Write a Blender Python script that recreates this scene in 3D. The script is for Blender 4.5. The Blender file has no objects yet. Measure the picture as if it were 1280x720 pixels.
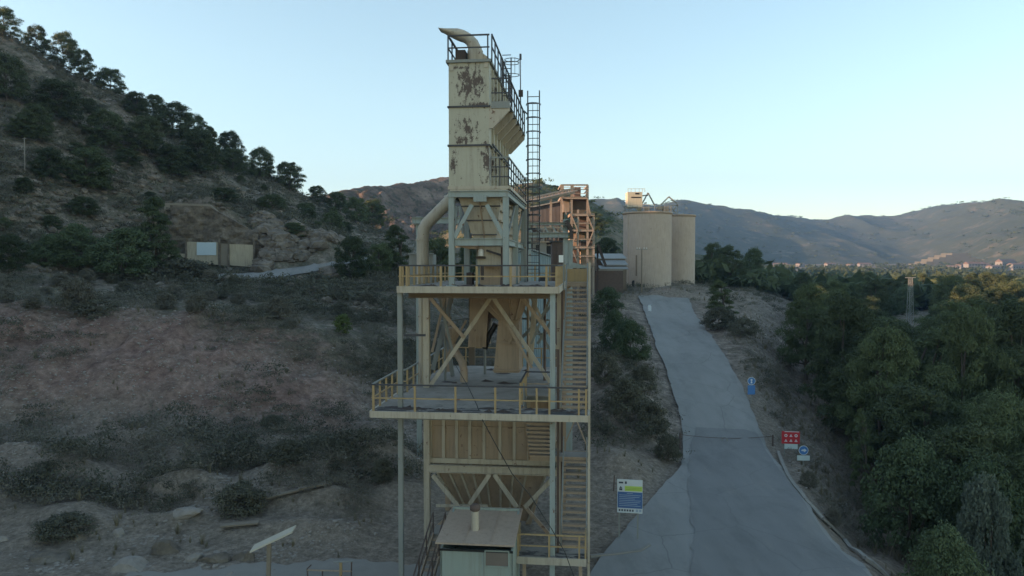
import bpy, math, random
import numpy as np
from mathutils import Vector, Matrix

random.seed(7)
rng = np.random.default_rng(7)
R = math.radians
S = bpy.context.scene

# ------------------------------------------------------------------ camera, sky, sun, exposure
CAMZ = 13.5                      # the drone hovers 13.5 m above the yard
FPX = 914.0                      # focal length in pixels of the 1280 px wide photograph
PITCH = math.atan(30.0 / FPX)    # horizon 30 px above the middle of the frame
cam_d = bpy.data.cameras.new('camera')
cam = bpy.data.objects.new('camera', cam_d)
S.collection.objects.link(cam)
cam.location = (0, 0, CAMZ)
cam.rotation_euler = (R(90) - PITCH, 0, 0)
cam_d.sensor_width = 36.0
cam_d.lens = 36.0 * FPX / 1280.0
cam_d.clip_start = 0.3
cam_d.clip_end = 20000
S.camera = cam

SUN_EL = R(12.0)
SUN_AZ = R(-102.0)                # from straight ahead, negative = left
sun_dir = Vector((math.sin(SUN_AZ) * math.cos(SUN_EL), math.cos(SUN_AZ) * math.cos(SUN_EL), math.sin(SUN_EL)))
W = bpy.data.worlds.new('World')
S.world = W
W.use_nodes = True
wn = W.node_tree
bg = wn.nodes['Background']
sky = wn.nodes.new('ShaderNodeTexSky')
sky.sky_type = 'NISHITA'
sky.sun_disc = False
sky.sun_elevation = SUN_EL
sky.sun_rotation = SUN_AZ
sky.air_density = 1.0
sky.dust_density = 0.35
sky.ozone_density = 1.0
sky.altitude = 100
tint = wn.nodes.new('ShaderNodeMix'); tint.data_type = 'RGBA'; tint.blend_type = 'MULTIPLY'
tint.inputs[0].default_value = 1.0
tint.inputs[7].default_value = (1.05, 1.035, 0.895, 1)      # one even white balance for the whole sky
wn.links.new(sky.outputs[0], tint.inputs[6])
wn.links.new(tint.outputs[2], bg.inputs['Color'])
bg.inputs['Strength'].default_value = 0.10
sl = bpy.data.lights.new('sun', 'SUN')
sl.energy = 4.0
sl.angle = R(0.5)
sl.color = (1.0, 0.60, 0.37)
so = bpy.data.objects.new('sun', sl)
S.collection.objects.link(so)
so.rotation_euler = sun_dir.to_track_quat('Z', 'Y').to_euler()
S.view_settings.view_transform = 'Standard'
S.view_settings.look = 'None'
S.view_settings.exposure = 1.84
S.view_settings.gamma = 1.0
try:
    S.cycles.max_bounces = 6
    S.cycles.diffuse_bounces = 3
    S.cycles.volume_bounces = 1
    S.cycles.transparent_max_bounces = 8
    S.cycles.use_denoising = True
except Exception:
    pass

# ------------------------------------------------------------------ projection helpers (to read sizes off the photograph)
def ray(px, py):
    a = (px - 640.0) / FPX
    b = (360.0 - py) / FPX
    c, s = math.cos(PITCH), math.sin(PITCH)
    d = Vector((a, c + b * s, -s + b * c))
    return d / d.y                       # y component = 1

def at(px, py, D):
    d = ray(px, py) * D
    return Vector((d.x, d.y, d.z + CAMZ))

# ------------------------------------------------------------------ noise in numpy
def _hash(ix, iy, seed):
    h = (ix.astype(np.int64) * 374761393 + iy.astype(np.int64) * 668265263 + seed * 1442695041) & 0xFFFFFFFF
    h = ((h ^ (h >> 13)) * 1274126177) & 0xFFFFFFFF
    h = h ^ (h >> 16)
    return (h & 0xFFFF) / 65535.0

def vnoise(x, y, seed=0):
    x = np.asarray(x, float); y = np.asarray(y, float)
    ix = np.floor(x); iy = np.floor(y)
    fx = x - ix; fy = y - iy
    fx = fx * fx * fx * (fx * (fx * 6 - 15) + 10); fy = fy * fy * fy * (fy * (fy * 6 - 15) + 10)
    a = _hash(ix, iy, seed); b = _hash(ix + 1, iy, seed)
    c = _hash(ix, iy + 1, seed); d = _hash(ix + 1, iy + 1, seed)
    return (a + (b - a) * fx) * (1 - fy) + (c + (d - c) * fx) * fy

def fbm(x, y, seed=0, octv=4, gain=0.5):
    t = 0; a = 1.0; n = 0; f = 1.0
    for k in range(octv):
        t = t + a * (vnoise(x * f + 17.3 * k, y * f - 9.1 * k, seed + k) - 0.5)
        n += a; a *= gain; f *= 2.03
    return t / n * 2.0

def sstep(a, b, x):
    t = np.clip((x - a) / (b - a), 0, 1)
    return t * t * (3 - 2 * t)

# ------------------------------------------------------------------ terrain height
COLS = [  # (tangent of azimuth, [(distance, height relative to the eye)])
    (-9.0, [(5, 10), (25, 12), (200, 12)]),
    (-6.0, [(5, 30), (25, 34), (40, 22), (100, 15), (400, 10)]),
    (-4.2, [(5, 44), (25, 47), (40, 36), (80, 20), (400, 10)]),
    (-3.0, [(5, 12), (25, 18), (35, 46), (45, 42), (90, 20), (400, 10)]),
    (-2.1, [(10, -12), (22, -8), (34, 10), (51, 47), (62, 42), (120, 20), (400, 10)]),
    (-1.3, [(10, -13.5), (30, -13.2), (42, -10), (56, -2), (64, 2), (78, 22), (90, 24), (150, 20), (400, 10)]),  # out of view; ridge dips here to let low sun reach the plant frame
    (-1.10, [(10, -13.5), (32, -13.3), (44, -11), (58, -3), (67, -1), (80, 8), (90, 24), (103, 41), (115, 38), (170, 25), (400, 8)]),
    (-0.95, [(10, -13.5), (33, -13.3), (46, -11.5), (60, -3.4), (70, -2.5), (78, 2), (96, 26), (112, 42), (132, 46), (200, 22), (400, 8)]),  # out of view; ridge height set to shade the silos and the wood
    (-0.70, [(10, -13.5), (36, -13.2), (50, -11.2), (63, -4.1), (76, -3.2), (88, 1), (140, 44), (150, 46.5), (170, 41), (260, 15), (500, 2)]),
    (-0.536, [(10, -13.5), (38, -13.4), (50, -12), (64, -4.4), (85, -3.2), (98, -0.5), (150, 34.5), (165, 38.5), (185, 35), (300, 8), (500, 2)]),
    (-0.44, [(10, -13.5), (38, -13.4), (50, -12.4), (65, -4.7), (88, -3.2), (103, -1.2), (118, 8), (155, 24.5), (180, 31.5), (200, 28.5), (320, 5), (500, 2)]),
    (-0.34, [(10, -13.5), (38, -13.5), (51, -12.6), (66, -5.8), (88, -3.7), (106, -1.4), (109, 1.6), (113, 5.6), (126, 9), (150, 14.5), (190, 23.5), (210, 22), (330, 3), (500, 1)]),
    (-0.263, [(10, -13.5), (40, -13.5), (53, -12.9), (67, -7.2), (88, -4.6), (110, -1.2), (113, 1.2), (117, 4), (132, 6), (160, 9.5), (205, 17), (225, 16), (340, 2), (500, 1)]),
    (-0.175, [(10, -13.5), (42, -13.5), (58, -12.5), (72, -8.4), (100, -3.2), (130, 0.5), (170, 5.5), (210, 9.5), (250, 8), (380, 1), (500, 1)]),
    (-0.06, [(10, -13.5), (44, -13.5), (60, -12.3), (78, -8.8), (110, -4.6), (150, -3.0), (220, -1), (320, 1), (500, 1)]),
    (0.131, [(10, -13.5), (42, -13.5), (50, -12.9), (60, -11.2), (80, -7.9), (110, -5.0), (130, -4.2), (200, -3), (400, -2), (900, -2)]),
    (0.23, [(10, -13.5), (44, -13.5), (53, -13.4), (77, -9.3), (103, -6.9), (112, -5.4), (130, -4.2), (160, -4.2), (220, -6), (400, -6), (900, -5)]),
    (0.32, [(10, -13.5), (44, -13.5), (53, -13.4), (62, -12.2), (77, -9.5), (103, -7.2), (130, -5.4), (170, -5.6), (240, -9), (420, -12), (900, -8)]),
    (0.40, [(10, -13.5), (40, -13.5), (48, -13.9), (58, -15), (80, -14.2), (110, -11.6), (150, -9.6), (240, -11), (450, -14), (900, -9)]),
    (0.49, [(10, -13.5), (32, -13.6), (36, -14.3), (42, -17), (60, -18.6), (100, -14.6), (150, -11.6), (240, -12.5), (450, -15), (900, -9)]),
    (0.62, [(10, -13.8), (26, -14.4), (32, -17.5), (60, -20.2), (100, -15.4), (150, -11.8), (240, -13), (450, -16), (900, -9)]),
    (0.9, [(10, -14), (22, -17), (32, -19), (60, -20.5), (100, -15.5), (150, -12), (240, -13), (450, -16), (900, -9)]),
    (2.5, [(10, -16), (22, -19), (60, -20.5), (100, -15.5), (150, -12), (240, -13), (450, -16), (900, -9)]),
]
CT = np.array([c[0] for c in COLS])
LD = np.linspace(math.log(5), math.log(12000), 900)
tab = []
for t, pr in COLS:
    d = [math.log(p[0]) for p in pr] + [math.log(1500), math.log(2600), math.log(12000)]
    last = pr[-1][1]
    z = [p[1] for p in pr] + [1.0, 12.0, 20.0]
    tab.append(np.interp(LD, d, z))
TAB = np.array(tab)
ker = np.hanning(11); ker /= ker.sum()
TAB = np.array([np.convolve(np.pad(r, 5, mode='edge'), ker, mode='valid') for r in TAB])

# road edges in (distance, tangent) read off the photograph: (D, left px, right px)
ROAD = [(18, 560, 1420), (27, 690, 1215), (31.6, 742, 1102), (35, 770, 1062), (40, 805, 1024), (45.7, 842, 994), (49, 855, 982),
        (53, 857, 966), (57.5, 852, 953), (66, 841, 931), (77, 822, 904), (90, 812, 884), (100, 806, 871), (106, 803, 866), (112, 798, 862)]
RD = np.array([r[0] for r in ROAD], float)
RL = (np.array([r[1] for r in ROAD], float) - 640) / FPX
RR = (np.array([r[2] for r in ROAD], float) - 640) / FPX

RUIN_D = 111.0
BUMPS = [
    (-19, 41, 2.2, 1.5, 1.0), (-25, 47, 3, 2, 1.4), (-14, 43.5, 2.2, 1.4, .9), (-30, 44, 3, 2, 1.2), (-17, 37.5, 2.0, 1.1, .7), (-9.5, 40, 2.0, 1.3, .8), (-23, 50, 3, 2, 1.2), (-28, 38, 2.4, 1.4, .9),  # heaps and mounds on the yard: x, y, radius x, radius y, height
    (-11.3, 44, 2.6, 2.2, 1.5), (-8.2, 46, 3.0, 2.4, 1.8), (-15, 48, 3.5, 2.5, 1.3), (-20, 46, 4, 3, 1.2), (-6.8, 42, 2.2, 1.6, 0.8),
    (-22, 37, 3, 2, 0.9), (-12.5, 40, 2.8, 1.3, 0.7), (-17, 41, 3, 1.6, 0.9), (-26, 42, 4, 2.4, 1.3), (-11, 36.5, 3.4, 1.2, 0.6),
    (24.5, 116, 5, 4, 1.2), (6.5, 47, 2.2, 3, 0.9), (9, 56, 2.5, 5, 1.2), (8.6, 66, 3, 7, 1.4),
]

def hz(x, y, fine=True):
    x = np.asarray(x, float); y = np.asarray(y, float)
    D = np.maximum(y, 25.0)
    t = x / D
    ld = np.log(np.clip(y, 5.0, 11999))
    fi = (ld - LD[0]) / (LD[1] - LD[0])
    i0 = np.clip(fi.astype(int), 0, len(LD) - 2); fr = fi - i0
    tc = np.clip(t, CT[0], CT[-1] - 1e-6)
    j = np.clip(np.searchsorted(CT, tc, side='right') - 1, 0, len(CT) - 2)
    u = (tc - CT[j]) / (CT[j + 1] - CT[j])
    u = u * 0.5 + 0.5 * u * u * (3 - 2 * u)
    za = TAB[j, i0] * (1 - fr) + TAB[j, i0 + 1] * fr
    zb = TAB[j + 1, i0] * (1 - fr) + TAB[j + 1, i0 + 1] * fr
    z = za * (1 - u) + zb * u + CAMZ
    for bx, by, rx, ry, h in BUMPS:
        z = z + h * np.exp(-(((x - bx) / rx) ** 2 + ((y - by) / ry) ** 2) * 1.4)
    # shelf of hillside held up by the ruined wall
    zt = CAMZ + (330 - np.interp(t * FPX + 640, [195, 205, 262, 272, 322, 340], [254, 254.5, 256.5, 265, 293, 305])) / FPX * RUIN_D
    g = sstep(RUIN_D + 1.4, RUIN_D + 2.6, y) * sstep(RUIN_D + 60, RUIN_D + 20, y) * sstep(-.50, -.475, t) * sstep(-.335, -.35, t)
    z = z + g * np.maximum(0, zt + .22 * (y - RUIN_D) - z)
    g = sstep(RUIN_D - 14, RUIN_D - 8, y) * sstep(RUIN_D + 1.5, RUIN_D + 0.9, y) * sstep(-.50, -.475, t) * sstep(-.335, -.35, t)
    z = z - g * np.maximum(0, z - (CAMZ - 1.05 - .06 * (RUIN_D - y)))
    m = roadmask(x, y)
    if fine:
        rk = sstep(105, 109, y) * sstep(128, 118, y) * sstep(-.40, -.34, t) * sstep(-.22, -.26, t)
        z = z + rk * (1.3 * fbm(x / 3.2, y / 3.2, 91, 4) + .9 * np.abs(fbm(x / 2.0, y / 4.0, 92, 3)))
        far = sstep(20, 120, y)
        amp = (0.55 + 1.4 * sstep(60, 140, y) * sstep(0.05, -0.3, t)) * (1 - m)
        yard = sstep(37, 34, y) * sstep(-22, -17, x)
        amp = amp * (1 - 0.75 * yard)
        z = z + amp * fbm(x / 9.0, y / 9.0, 3, 4, 0.55)
        # erosion gullies on the bare bank
        bank = sstep(46, 52, y) * sstep(74, 66, y) * sstep(-2, -8, x)
        z = z + bank * 0.8 * fbm(x / 2.6, y / 7.0, 21, 3) 
        z = z + (0.16 + 0.25 * far) * (1 - m) * fbm(x / 1.7, y / 1.7, 11, 3)
    return z

def roadmask(x, y):
    x = np.asarray(x, float); y = np.asarray(y, float)
    l = np.interp(y, RD, RL) * y; r = np.interp(y, RD, RR) * y
    d = np.maximum(l - x, x - r)
    a = sstep(3.0, 0.2, d) * sstep(114, 110, y) * sstep(10, 16, y)
    # the yard under the tower
    q = np.maximum(np.abs(x + 0.5) - 5.5, np.abs(y - 34) - 7)
    return np.maximum(a, sstep(3, 0, q))

def h1(x, y):
    return float(hz(np.array([x]), np.array([y]))[0])

def ground_at(px, py, dmin=16.0):
    """World point where the photograph's pixel meets the terrain (first hit)."""
    d = ray(px, py)
    D = np.geomspace(dmin, 1400, 1400)
    zr = CAMZ + d.z * D
    g = hz(d.x * D, D)
    k = np.nonzero(zr <= g)[0]
    if len(k) == 0:
        return None
    k = k[0]
    return Vector((d.x * D[k], D[k], g[k]))

# ------------------------------------------------------------------ objects
COL = S.collection
def tag(o, label=None, cat=None, group=None, kind=None):
    if label: o['label'] = label
    if cat: o['category'] = cat
    if group: o['group'] = group
    if kind: o['kind'] = kind
    return o

def empty(name, loc, rz=0.0, label=None, cat=None, group=None):
    o = bpy.data.objects.new(name, None)
    COL.objects.link(o)
    o.location = loc
    o.rotation_euler = (0, 0, rz)
    o.empty_display_size = 0.3
    return tag(o, label, cat, group)

def link(name, me, parent=None, loc=None, rot=None, scale=None):
    o = bpy.data.objects.new(name, me)
    COL.objects.link(o)
    if parent is not None: o.parent = parent
    if loc is not None: o.location = loc
    if rot is not None: o.rotation_euler = rot
    if scale is not None: o.scale = scale
    return o

def copy_tree(o, parent=None):
    c = o.copy(); COL.objects.link(c)
    if parent is not None: c.parent = parent
    for ch in list(o.children): copy_tree(ch, c)
    return c

class MB:
    """collects shapes, builds ONE mesh object"""
    def __init__(s): s.v = []; s.f = []; s.sm = []
    def add(s, vs, fs, smooth=False):
        b = len(s.v)
        s.v += [tuple(p) for p in vs]
        s.f += [tuple(i + b for i in f) for f in fs]
        s.sm += [smooth] * len(fs)
        return s
    def box(s, lo, hi):
        x0, y0, z0 = lo; x1, y1, z1 = hi
        if x0 > x1: x0, x1 = x1, x0
        if y0 > y1: y0, y1 = y1, y0
        if z0 > z1: z0, z1 = z1, z0
        return s.add([(x0, y0, z0), (x1, y0, z0), (x1, y1, z0), (x0, y1, z0), (x0, y0, z1), (x1, y0, z1), (x1, y1, z1), (x0, y1, z1)],
                     [(0, 3, 2, 1), (4, 5, 6, 7), (0, 1, 5, 4), (1, 2, 6, 5), (2, 3, 7, 6), (3, 0, 4, 7)])
    def bar(s, a, b, w, h=None, up=(0, 0, 1)):
        h = h or w
        a = Vector(a); b = Vector(b); d = (b - a).normalized()
        upv = Vector(up)
        if abs(d.dot(upv)) > 0.98: upv = Vector((0, 1, 0))
        x = d.cross(upv).normalized(); y = x.cross(d).normalized()
        vs = []
        for p in (a, b):
            for i, j in ((-1, -1), (1, -1), (1, 1), (-1, 1)):
                vs.append(p + x * (i * w / 2) + y * (j * h / 2))
        return s.add(vs, [(0, 1, 2, 3), (7, 6, 5, 4), (0, 4, 5, 1), (1, 5, 6, 2), (2, 6, 7, 3), (3, 7, 4, 0)])
    def ibeam(s, a, b, w, h, up=(0, 0, 1)):
        """I section: two flanges and a web"""
        a = Vector(a); b = Vector(b); d = (b - a).normalized()
        upv = Vector(up)
        if abs(d.dot(upv)) > 0.98: upv = Vector((0, 1, 0))
        x = d.cross(upv).normalized(); y = x.cross(d).normalized()
        tf = h * 0.09
        s.bar(a + y * (h / 2 - tf / 2), b + y * (h / 2 - tf / 2), w, tf, up)
        s.bar(a - y * (h / 2 - tf / 2), b - y * (h / 2 - tf / 2), w, tf, up)
        return s.bar(a, b, w * 0.12, h - 2 * tf, up)
    def tube(s, pts, r, n=8, caps=True):
        pts = [Vector(p) for p in pts]
        rs = r if isinstance(r, (list, tuple)) else [r] * len(pts)
        vs = []; fs = []
        px_ = None
        for i, p in enumerate(pts):
            if i == 0: d = pts[1] - p
            elif i == len(pts) - 1: d = p - pts[i - 1]
            else: d = (pts[i + 1] - p).normalized() + (p - pts[i - 1]).normalized()
            d.normalize()
            if px_ is None:
                ref = Vector((0, 0, 1)) if abs(d.z) < 0.9 else Vector((0, 1, 0))
                x = d.cross(ref).normalized()
            else:
                x = (px_ - d * px_.dot(d)).normalized()
            px_ = x
            y = d.cross(x)
            for k in range(n):
                an = 2 * math.pi * k / n
                vs.append(p + x * math.cos(an) * rs[i] + y * math.sin(an) * rs[i])
        for i in range(len(pts) - 1):
            for k in range(n):
                a = i * n + k; b = i * n + (k + 1) % n
                fs.append((a, b, b + n, a + n))
        s.add(vs, fs, True)
        if caps:
            s.add(vs[:n], [tuple(range(n))[::-1]]); s.add(vs[-n:], [tuple(range(n))])
        return s
    def lathe(s, prof, c, n=32, caps=True):
        vs = []; fs = []
        for r, z in prof:
            for k in range(n):
                an = 2 * math.pi * k / n
                vs.append((c[0] + r * math.cos(an), c[1] + r * math.sin(an), c[2] + z))
        for i in range(len(prof) - 1):
            for k in range(n):
                a = i * n + k; b = i * n + (k + 1) % n
                fs.append((a, b, b + n, a + n))
        s.add(vs, fs, True)
        if caps:
            s.add(vs[:n], [tuple(range(n))[::-1]]); s.add(vs[-n:], [tuple(range(n))])
        return s
    def prism(s, poly, off):
        """poly: list of 3-D points (planar), off: extrusion vector"""
        n = len(poly); off = Vector(off)
        a = [Vector(p) for p in poly]; b = [p + off for p in a]
        fs = [tuple(range(n)), tuple(range(2 * n - 1, n - 1, -1))]
        for i in range(n):
            j = (i + 1) % n
            fs.append((i, i + n, j + n, j))
        return s.add(a + b, fs)
    def frustum(s, lo, hi):
        """lo, hi: 4 points each (loops)"""
        return s.add(list(lo) + list(hi), [(3, 2, 1, 0), (4, 5, 6, 7), (0, 1, 5, 4), (1, 2, 6, 5), (2, 3, 7, 6), (3, 0, 4, 7)])
    def mesh(s, name, mat, bevel=0):
        me = bpy.data.meshes.new(name)
        me.from_pydata(s.v, [], s.f)
        me.polygons.foreach_set('use_smooth', s.sm)
        me.validate(); me.update()
        import bmesh
        bm = bmesh.new(); bm.from_mesh(me)
        bmesh.ops.recalc_face_normals(bm, faces=bm.faces)
        bm.to_mesh(me); bm.free()
        if mat: me.materials.append(mat)
        return me
    def build(s, name, mat, parent=None, **kw):
        return link(name, s.mesh(name, mat), parent, **kw)

def mesh_np(name, V, F, mat, smooth=False):
    """V (n,3), F (m,k) arrays"""
    me = bpy.data.meshes.new(name)
    V = np.ascontiguousarray(V, dtype=np.float32); F = np.ascontiguousarray(F, dtype=np.int32)
    k = F.shape[1]
    me.vertices.add(len(V)); me.vertices.foreach_set('co', V.ravel())
    me.loops.add(F.size); me.loops.foreach_set('vertex_index', F.ravel())
    me.polygons.add(len(F))
    me.polygons.foreach_set('loop_start', np.arange(0, F.size, k, dtype=np.int32))
    me.polygons.foreach_set('use_smooth', np.full(len(F), smooth))
    me.update(calc_edges=True)
    if mat: me.materials.append(mat)
    return me

# ------------------------------------------------------------------ materials
def node_mat(name):
    m = bpy.data.materials.new(name); m.use_nodes = True
    nt = m.node_tree
    return m, nt, nt.nodes['Principled BSDF'], nt.nodes.new, nt.links.new

def ramp(nt, src, stops):
    r = nt.nodes.new('ShaderNodeValToRGB')
    e = r.color_ramp.elements
    while len(e) < len(stops): e.new(0.5)
    for el, (p, c) in zip(e, stops):
        el.position = p
        el.color = (c[0], c[1], c[2], 1) if isinstance(c, (tuple, list)) else (c, c, c, 1)
    nt.links.new(src, r.inputs[0])
    return r.outputs[0]

def noise(nt, coord, scale, detail=6, rough=0.6, dist=0.0):
    n = nt.nodes.new('ShaderNodeTexNoise')
    n.inputs['Scale'].default_value = scale; n.inputs['Detail'].default_value = detail
    n.inputs['Roughness'].default_value = rough; n.inputs['Distortion'].default_value = dist
    if coord is not None: nt.links.new(coord, n.inputs['Vector'])
    return n.outputs['Fac']

def mix(nt, fac, a, b, mode='MIX'):
    m = nt.nodes.new('ShaderNodeMix'); m.data_type = 'RGBA'; m.blend_type = mode
    for sock, val in ((m.inputs[0], fac), (m.inputs[6], a), (m.inputs[7], b)):
        if hasattr(val, 'links'): nt.links.new(val, sock)
        elif isinstance(val, (tuple, list)): sock.default_value = (*val[:3], 1)
        else: sock.default_value = val
    return m.outputs[2]

def math_n(nt, op, a, b=None, clamp=False):
    m = nt.nodes.new('ShaderNodeMath'); m.operation = op; m.use_clamp = clamp
    for sock, val in ((m.inputs[0], a), (m.inputs[1], b)):
        if val is None: continue
        if hasattr(val, 'links'): nt.links.new(val, sock)
        else: sock.default_value = val
    return m.outputs[0]

def bump(nt, src, strength, dist, bsdf):
    b = nt.nodes.new('ShaderNodeBump')
    b.inputs['Strength'].default_value = strength; b.inputs['Distance'].default_value = dist
    nt.links.new(src, b.inputs['Height'])
    nt.links.new(b.outputs[0], bsdf.inputs['Normal'])

def coords(nt, kind='Object', stretch=None):
    c = nt.nodes.new('ShaderNodeTexCoord').outputs[kind]
    if stretch:
        mp = nt.nodes.new('ShaderNodeMapping'); mp.inputs['Scale'].default_value = stretch
        nt.links.new(c, mp.inputs[0]); return mp.outputs[0]
    return c

def painted(name, col, rust=0.35, dirt=0.5, rough=0.6, dirtcol=(0.16, 0.13, 0.10), rustcol=(0.09, 0.045, 0.03), patches=()):
    """old paint: faded patches, dust, streaks and rust"""
    m, nt, b, new, lk = node_mat(name)
    oc = coords(nt)
    n1 = noise(nt, oc, 0.9, 5, 0.6)
    base = mix(nt, n1, tuple(c * 0.86 for c in col), tuple(min(1, c * 1.14) for c in col))
    st = noise(nt, coords(nt, 'Object', (5.0, 5.0, 0.45)), 1.3, 5, 0.65)
    stf = ramp(nt, st, [(0.48, 0.0), (0.72, dirt)])
    c1 = mix(nt, stf, base, dirtcol)
    n2 = noise(nt, oc, 2.6, 9, 0.72)
    rf = ramp(nt, n2, [(0.66 - 0.16 * rust, 0.0), (0.70 - 0.14 * rust, 1.0)])
    rcol = mix(nt, noise(nt, oc, 9, 4, 0.6), rustcol, tuple(c * 2.1 for c in rustcol))
    c2 = mix(nt, rf, c1, rcol)
    for (cx, cy, cz, rx, ry, rz, th) in patches:
        mp = nt.nodes.new('ShaderNodeMapping'); mp.vector_type = 'TEXTURE'
        mp.inputs['Location'].default_value = (cx, cy, cz); mp.inputs['Scale'].default_value = (rx, ry, rz)
        lk(oc, mp.inputs[0])
        ln = nt.nodes.new('ShaderNodeVectorMath'); ln.operation = 'LENGTH'
        lk(mp.outputs[0], ln.inputs[0])
        inv = math_n(nt, 'SUBTRACT', 1.0, ln.outputs['Value'], True)
        nn = noise(nt, coords(nt, 'Object', (1.25, 1.25, 0.62)), 5.0, 10, 0.80)
        sm = math_n(nt, 'ADD', math_n(nt, 'MULTIPLY', inv, 0.22), nn)
        pf = ramp(nt, sm, [(th, 0.0), (th + 0.03, 1.0)])
        c2 = mix(nt, pf, c2, rcol)
    lk(c2, b.inputs['Base Color'])
    b.inputs['Roughness'].default_value = rough
    bump(nt, n2, 0.25, 0.02, b)
    return m

def plain(name, col, rough=0.6, var=0.15, scale=4.0, metallic=0.0, bumpv=0.1):
    m, nt, b, new, lk = node_mat(name)
    oc = coords(nt)
    n = noise(nt, oc, scale, 6, 0.65)
    lk(mix(nt, n, tuple(c * (1 - var) for c in col), tuple(min(1, c * (1 + var)) for c in col)), b.inputs['Base Color'])
    b.inputs['Roughness'].default_value = rough
    b.inputs['Metallic'].default_value = metallic
    if bumpv: bump(nt, n, bumpv, 0.03, b)
    return m

def leafy(name, dark, light, transl=0.25):
    m, nt, b, new, lk = node_mat(name)
    oc = coords(nt)
    n = noise(nt, oc, 0.7, 4, 0.6)
    oi = nt.nodes.new('ShaderNodeObjectInfo')
    f = math_n(nt, 'ADD', math_n(nt, 'MULTIPLY', n, 0.9), math_n(nt, 'MULTIPLY', oi.outputs['Random'], 0.35))
    f = math_n(nt, 'SUBTRACT', f, 0.1, True)
    col = ramp(nt, f, [(0.15, dark), (0.85, light)])
    lk(col, b.inputs['Base Color'])
    b.inputs['Roughness'].default_value = 0.75
    b.inputs['Specular IOR Level'].default_value = 0.25
    tr = new('ShaderNodeBsdfTranslucent'); lk(col, tr.inputs['Color'])
    ms = new('ShaderNodeMixShader'); ms.inputs[0].default_value = transl
    lk(b.outputs[0], ms.inputs[1]); lk(tr.outputs[0], ms.inputs[2])
    lk(ms.outputs[0], nt.nodes['Material Output'].inputs['Surface'])
    return m

M = {}
M['cream'] = painted('cream_paint', (0.41, 0.36, 0.29), 0.26, 0.5)
M['tan'] = painted('dusty_tan_paint', (0.335, 0.25, 0.18), 0.3, 0.45)
M['blue'] = painted('blue_grey_paint', (0.27, 0.31, 0.305), 0.28, 0.45)
M['galv'] = painted('grey_steel', (0.22, 0.23, 0.22), 0.2, 0.4)
M['yellow'] = painted('yellow_paint', (0.35, 0.245, 0.12), 0.3, 0.45)
M['darkrail'] = painted('dark_rail', (0.045, 0.045, 0.055), 0.2, 0.2)
M['beam'] = painted('brown_beam', (0.15, 0.115, 0.085), 0.3, 0.4)
M['rust'] = plain('rust_brown', (0.105, 0.074, 0.062), 0.85, 0.4, 3)
M['darkrust'] = plain('dark_rusty_steel', (0.06, 0.045, 0.04), 0.8, 0.4, 3)
M['orange'] = painted('orange_weathered_paint', (0.25, 0.21, 0.175), 0.4, 0.3)
M['black'] = plain('black_rubber', (0.02, 0.02, 0.022), 0.6, 0.2)
M['white'] = plain('white_paint', (0.72, 0.72, 0.72), 0.5, 0.06)
M['wood'] = plain('weathered_wood', (0.20, 0.165, 0.125), 0.85, 0.25, 8)
M['concrete'] = plain('concrete', (0.22, 0.205, 0.185), 0.9, 0.2, 1.5)
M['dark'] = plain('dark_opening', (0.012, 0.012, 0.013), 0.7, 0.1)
M['glass'] = plain('dull_window', (0.18, 0.15, 0.13), 0.25, 0.2, 1.0, 0, 0)

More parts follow.
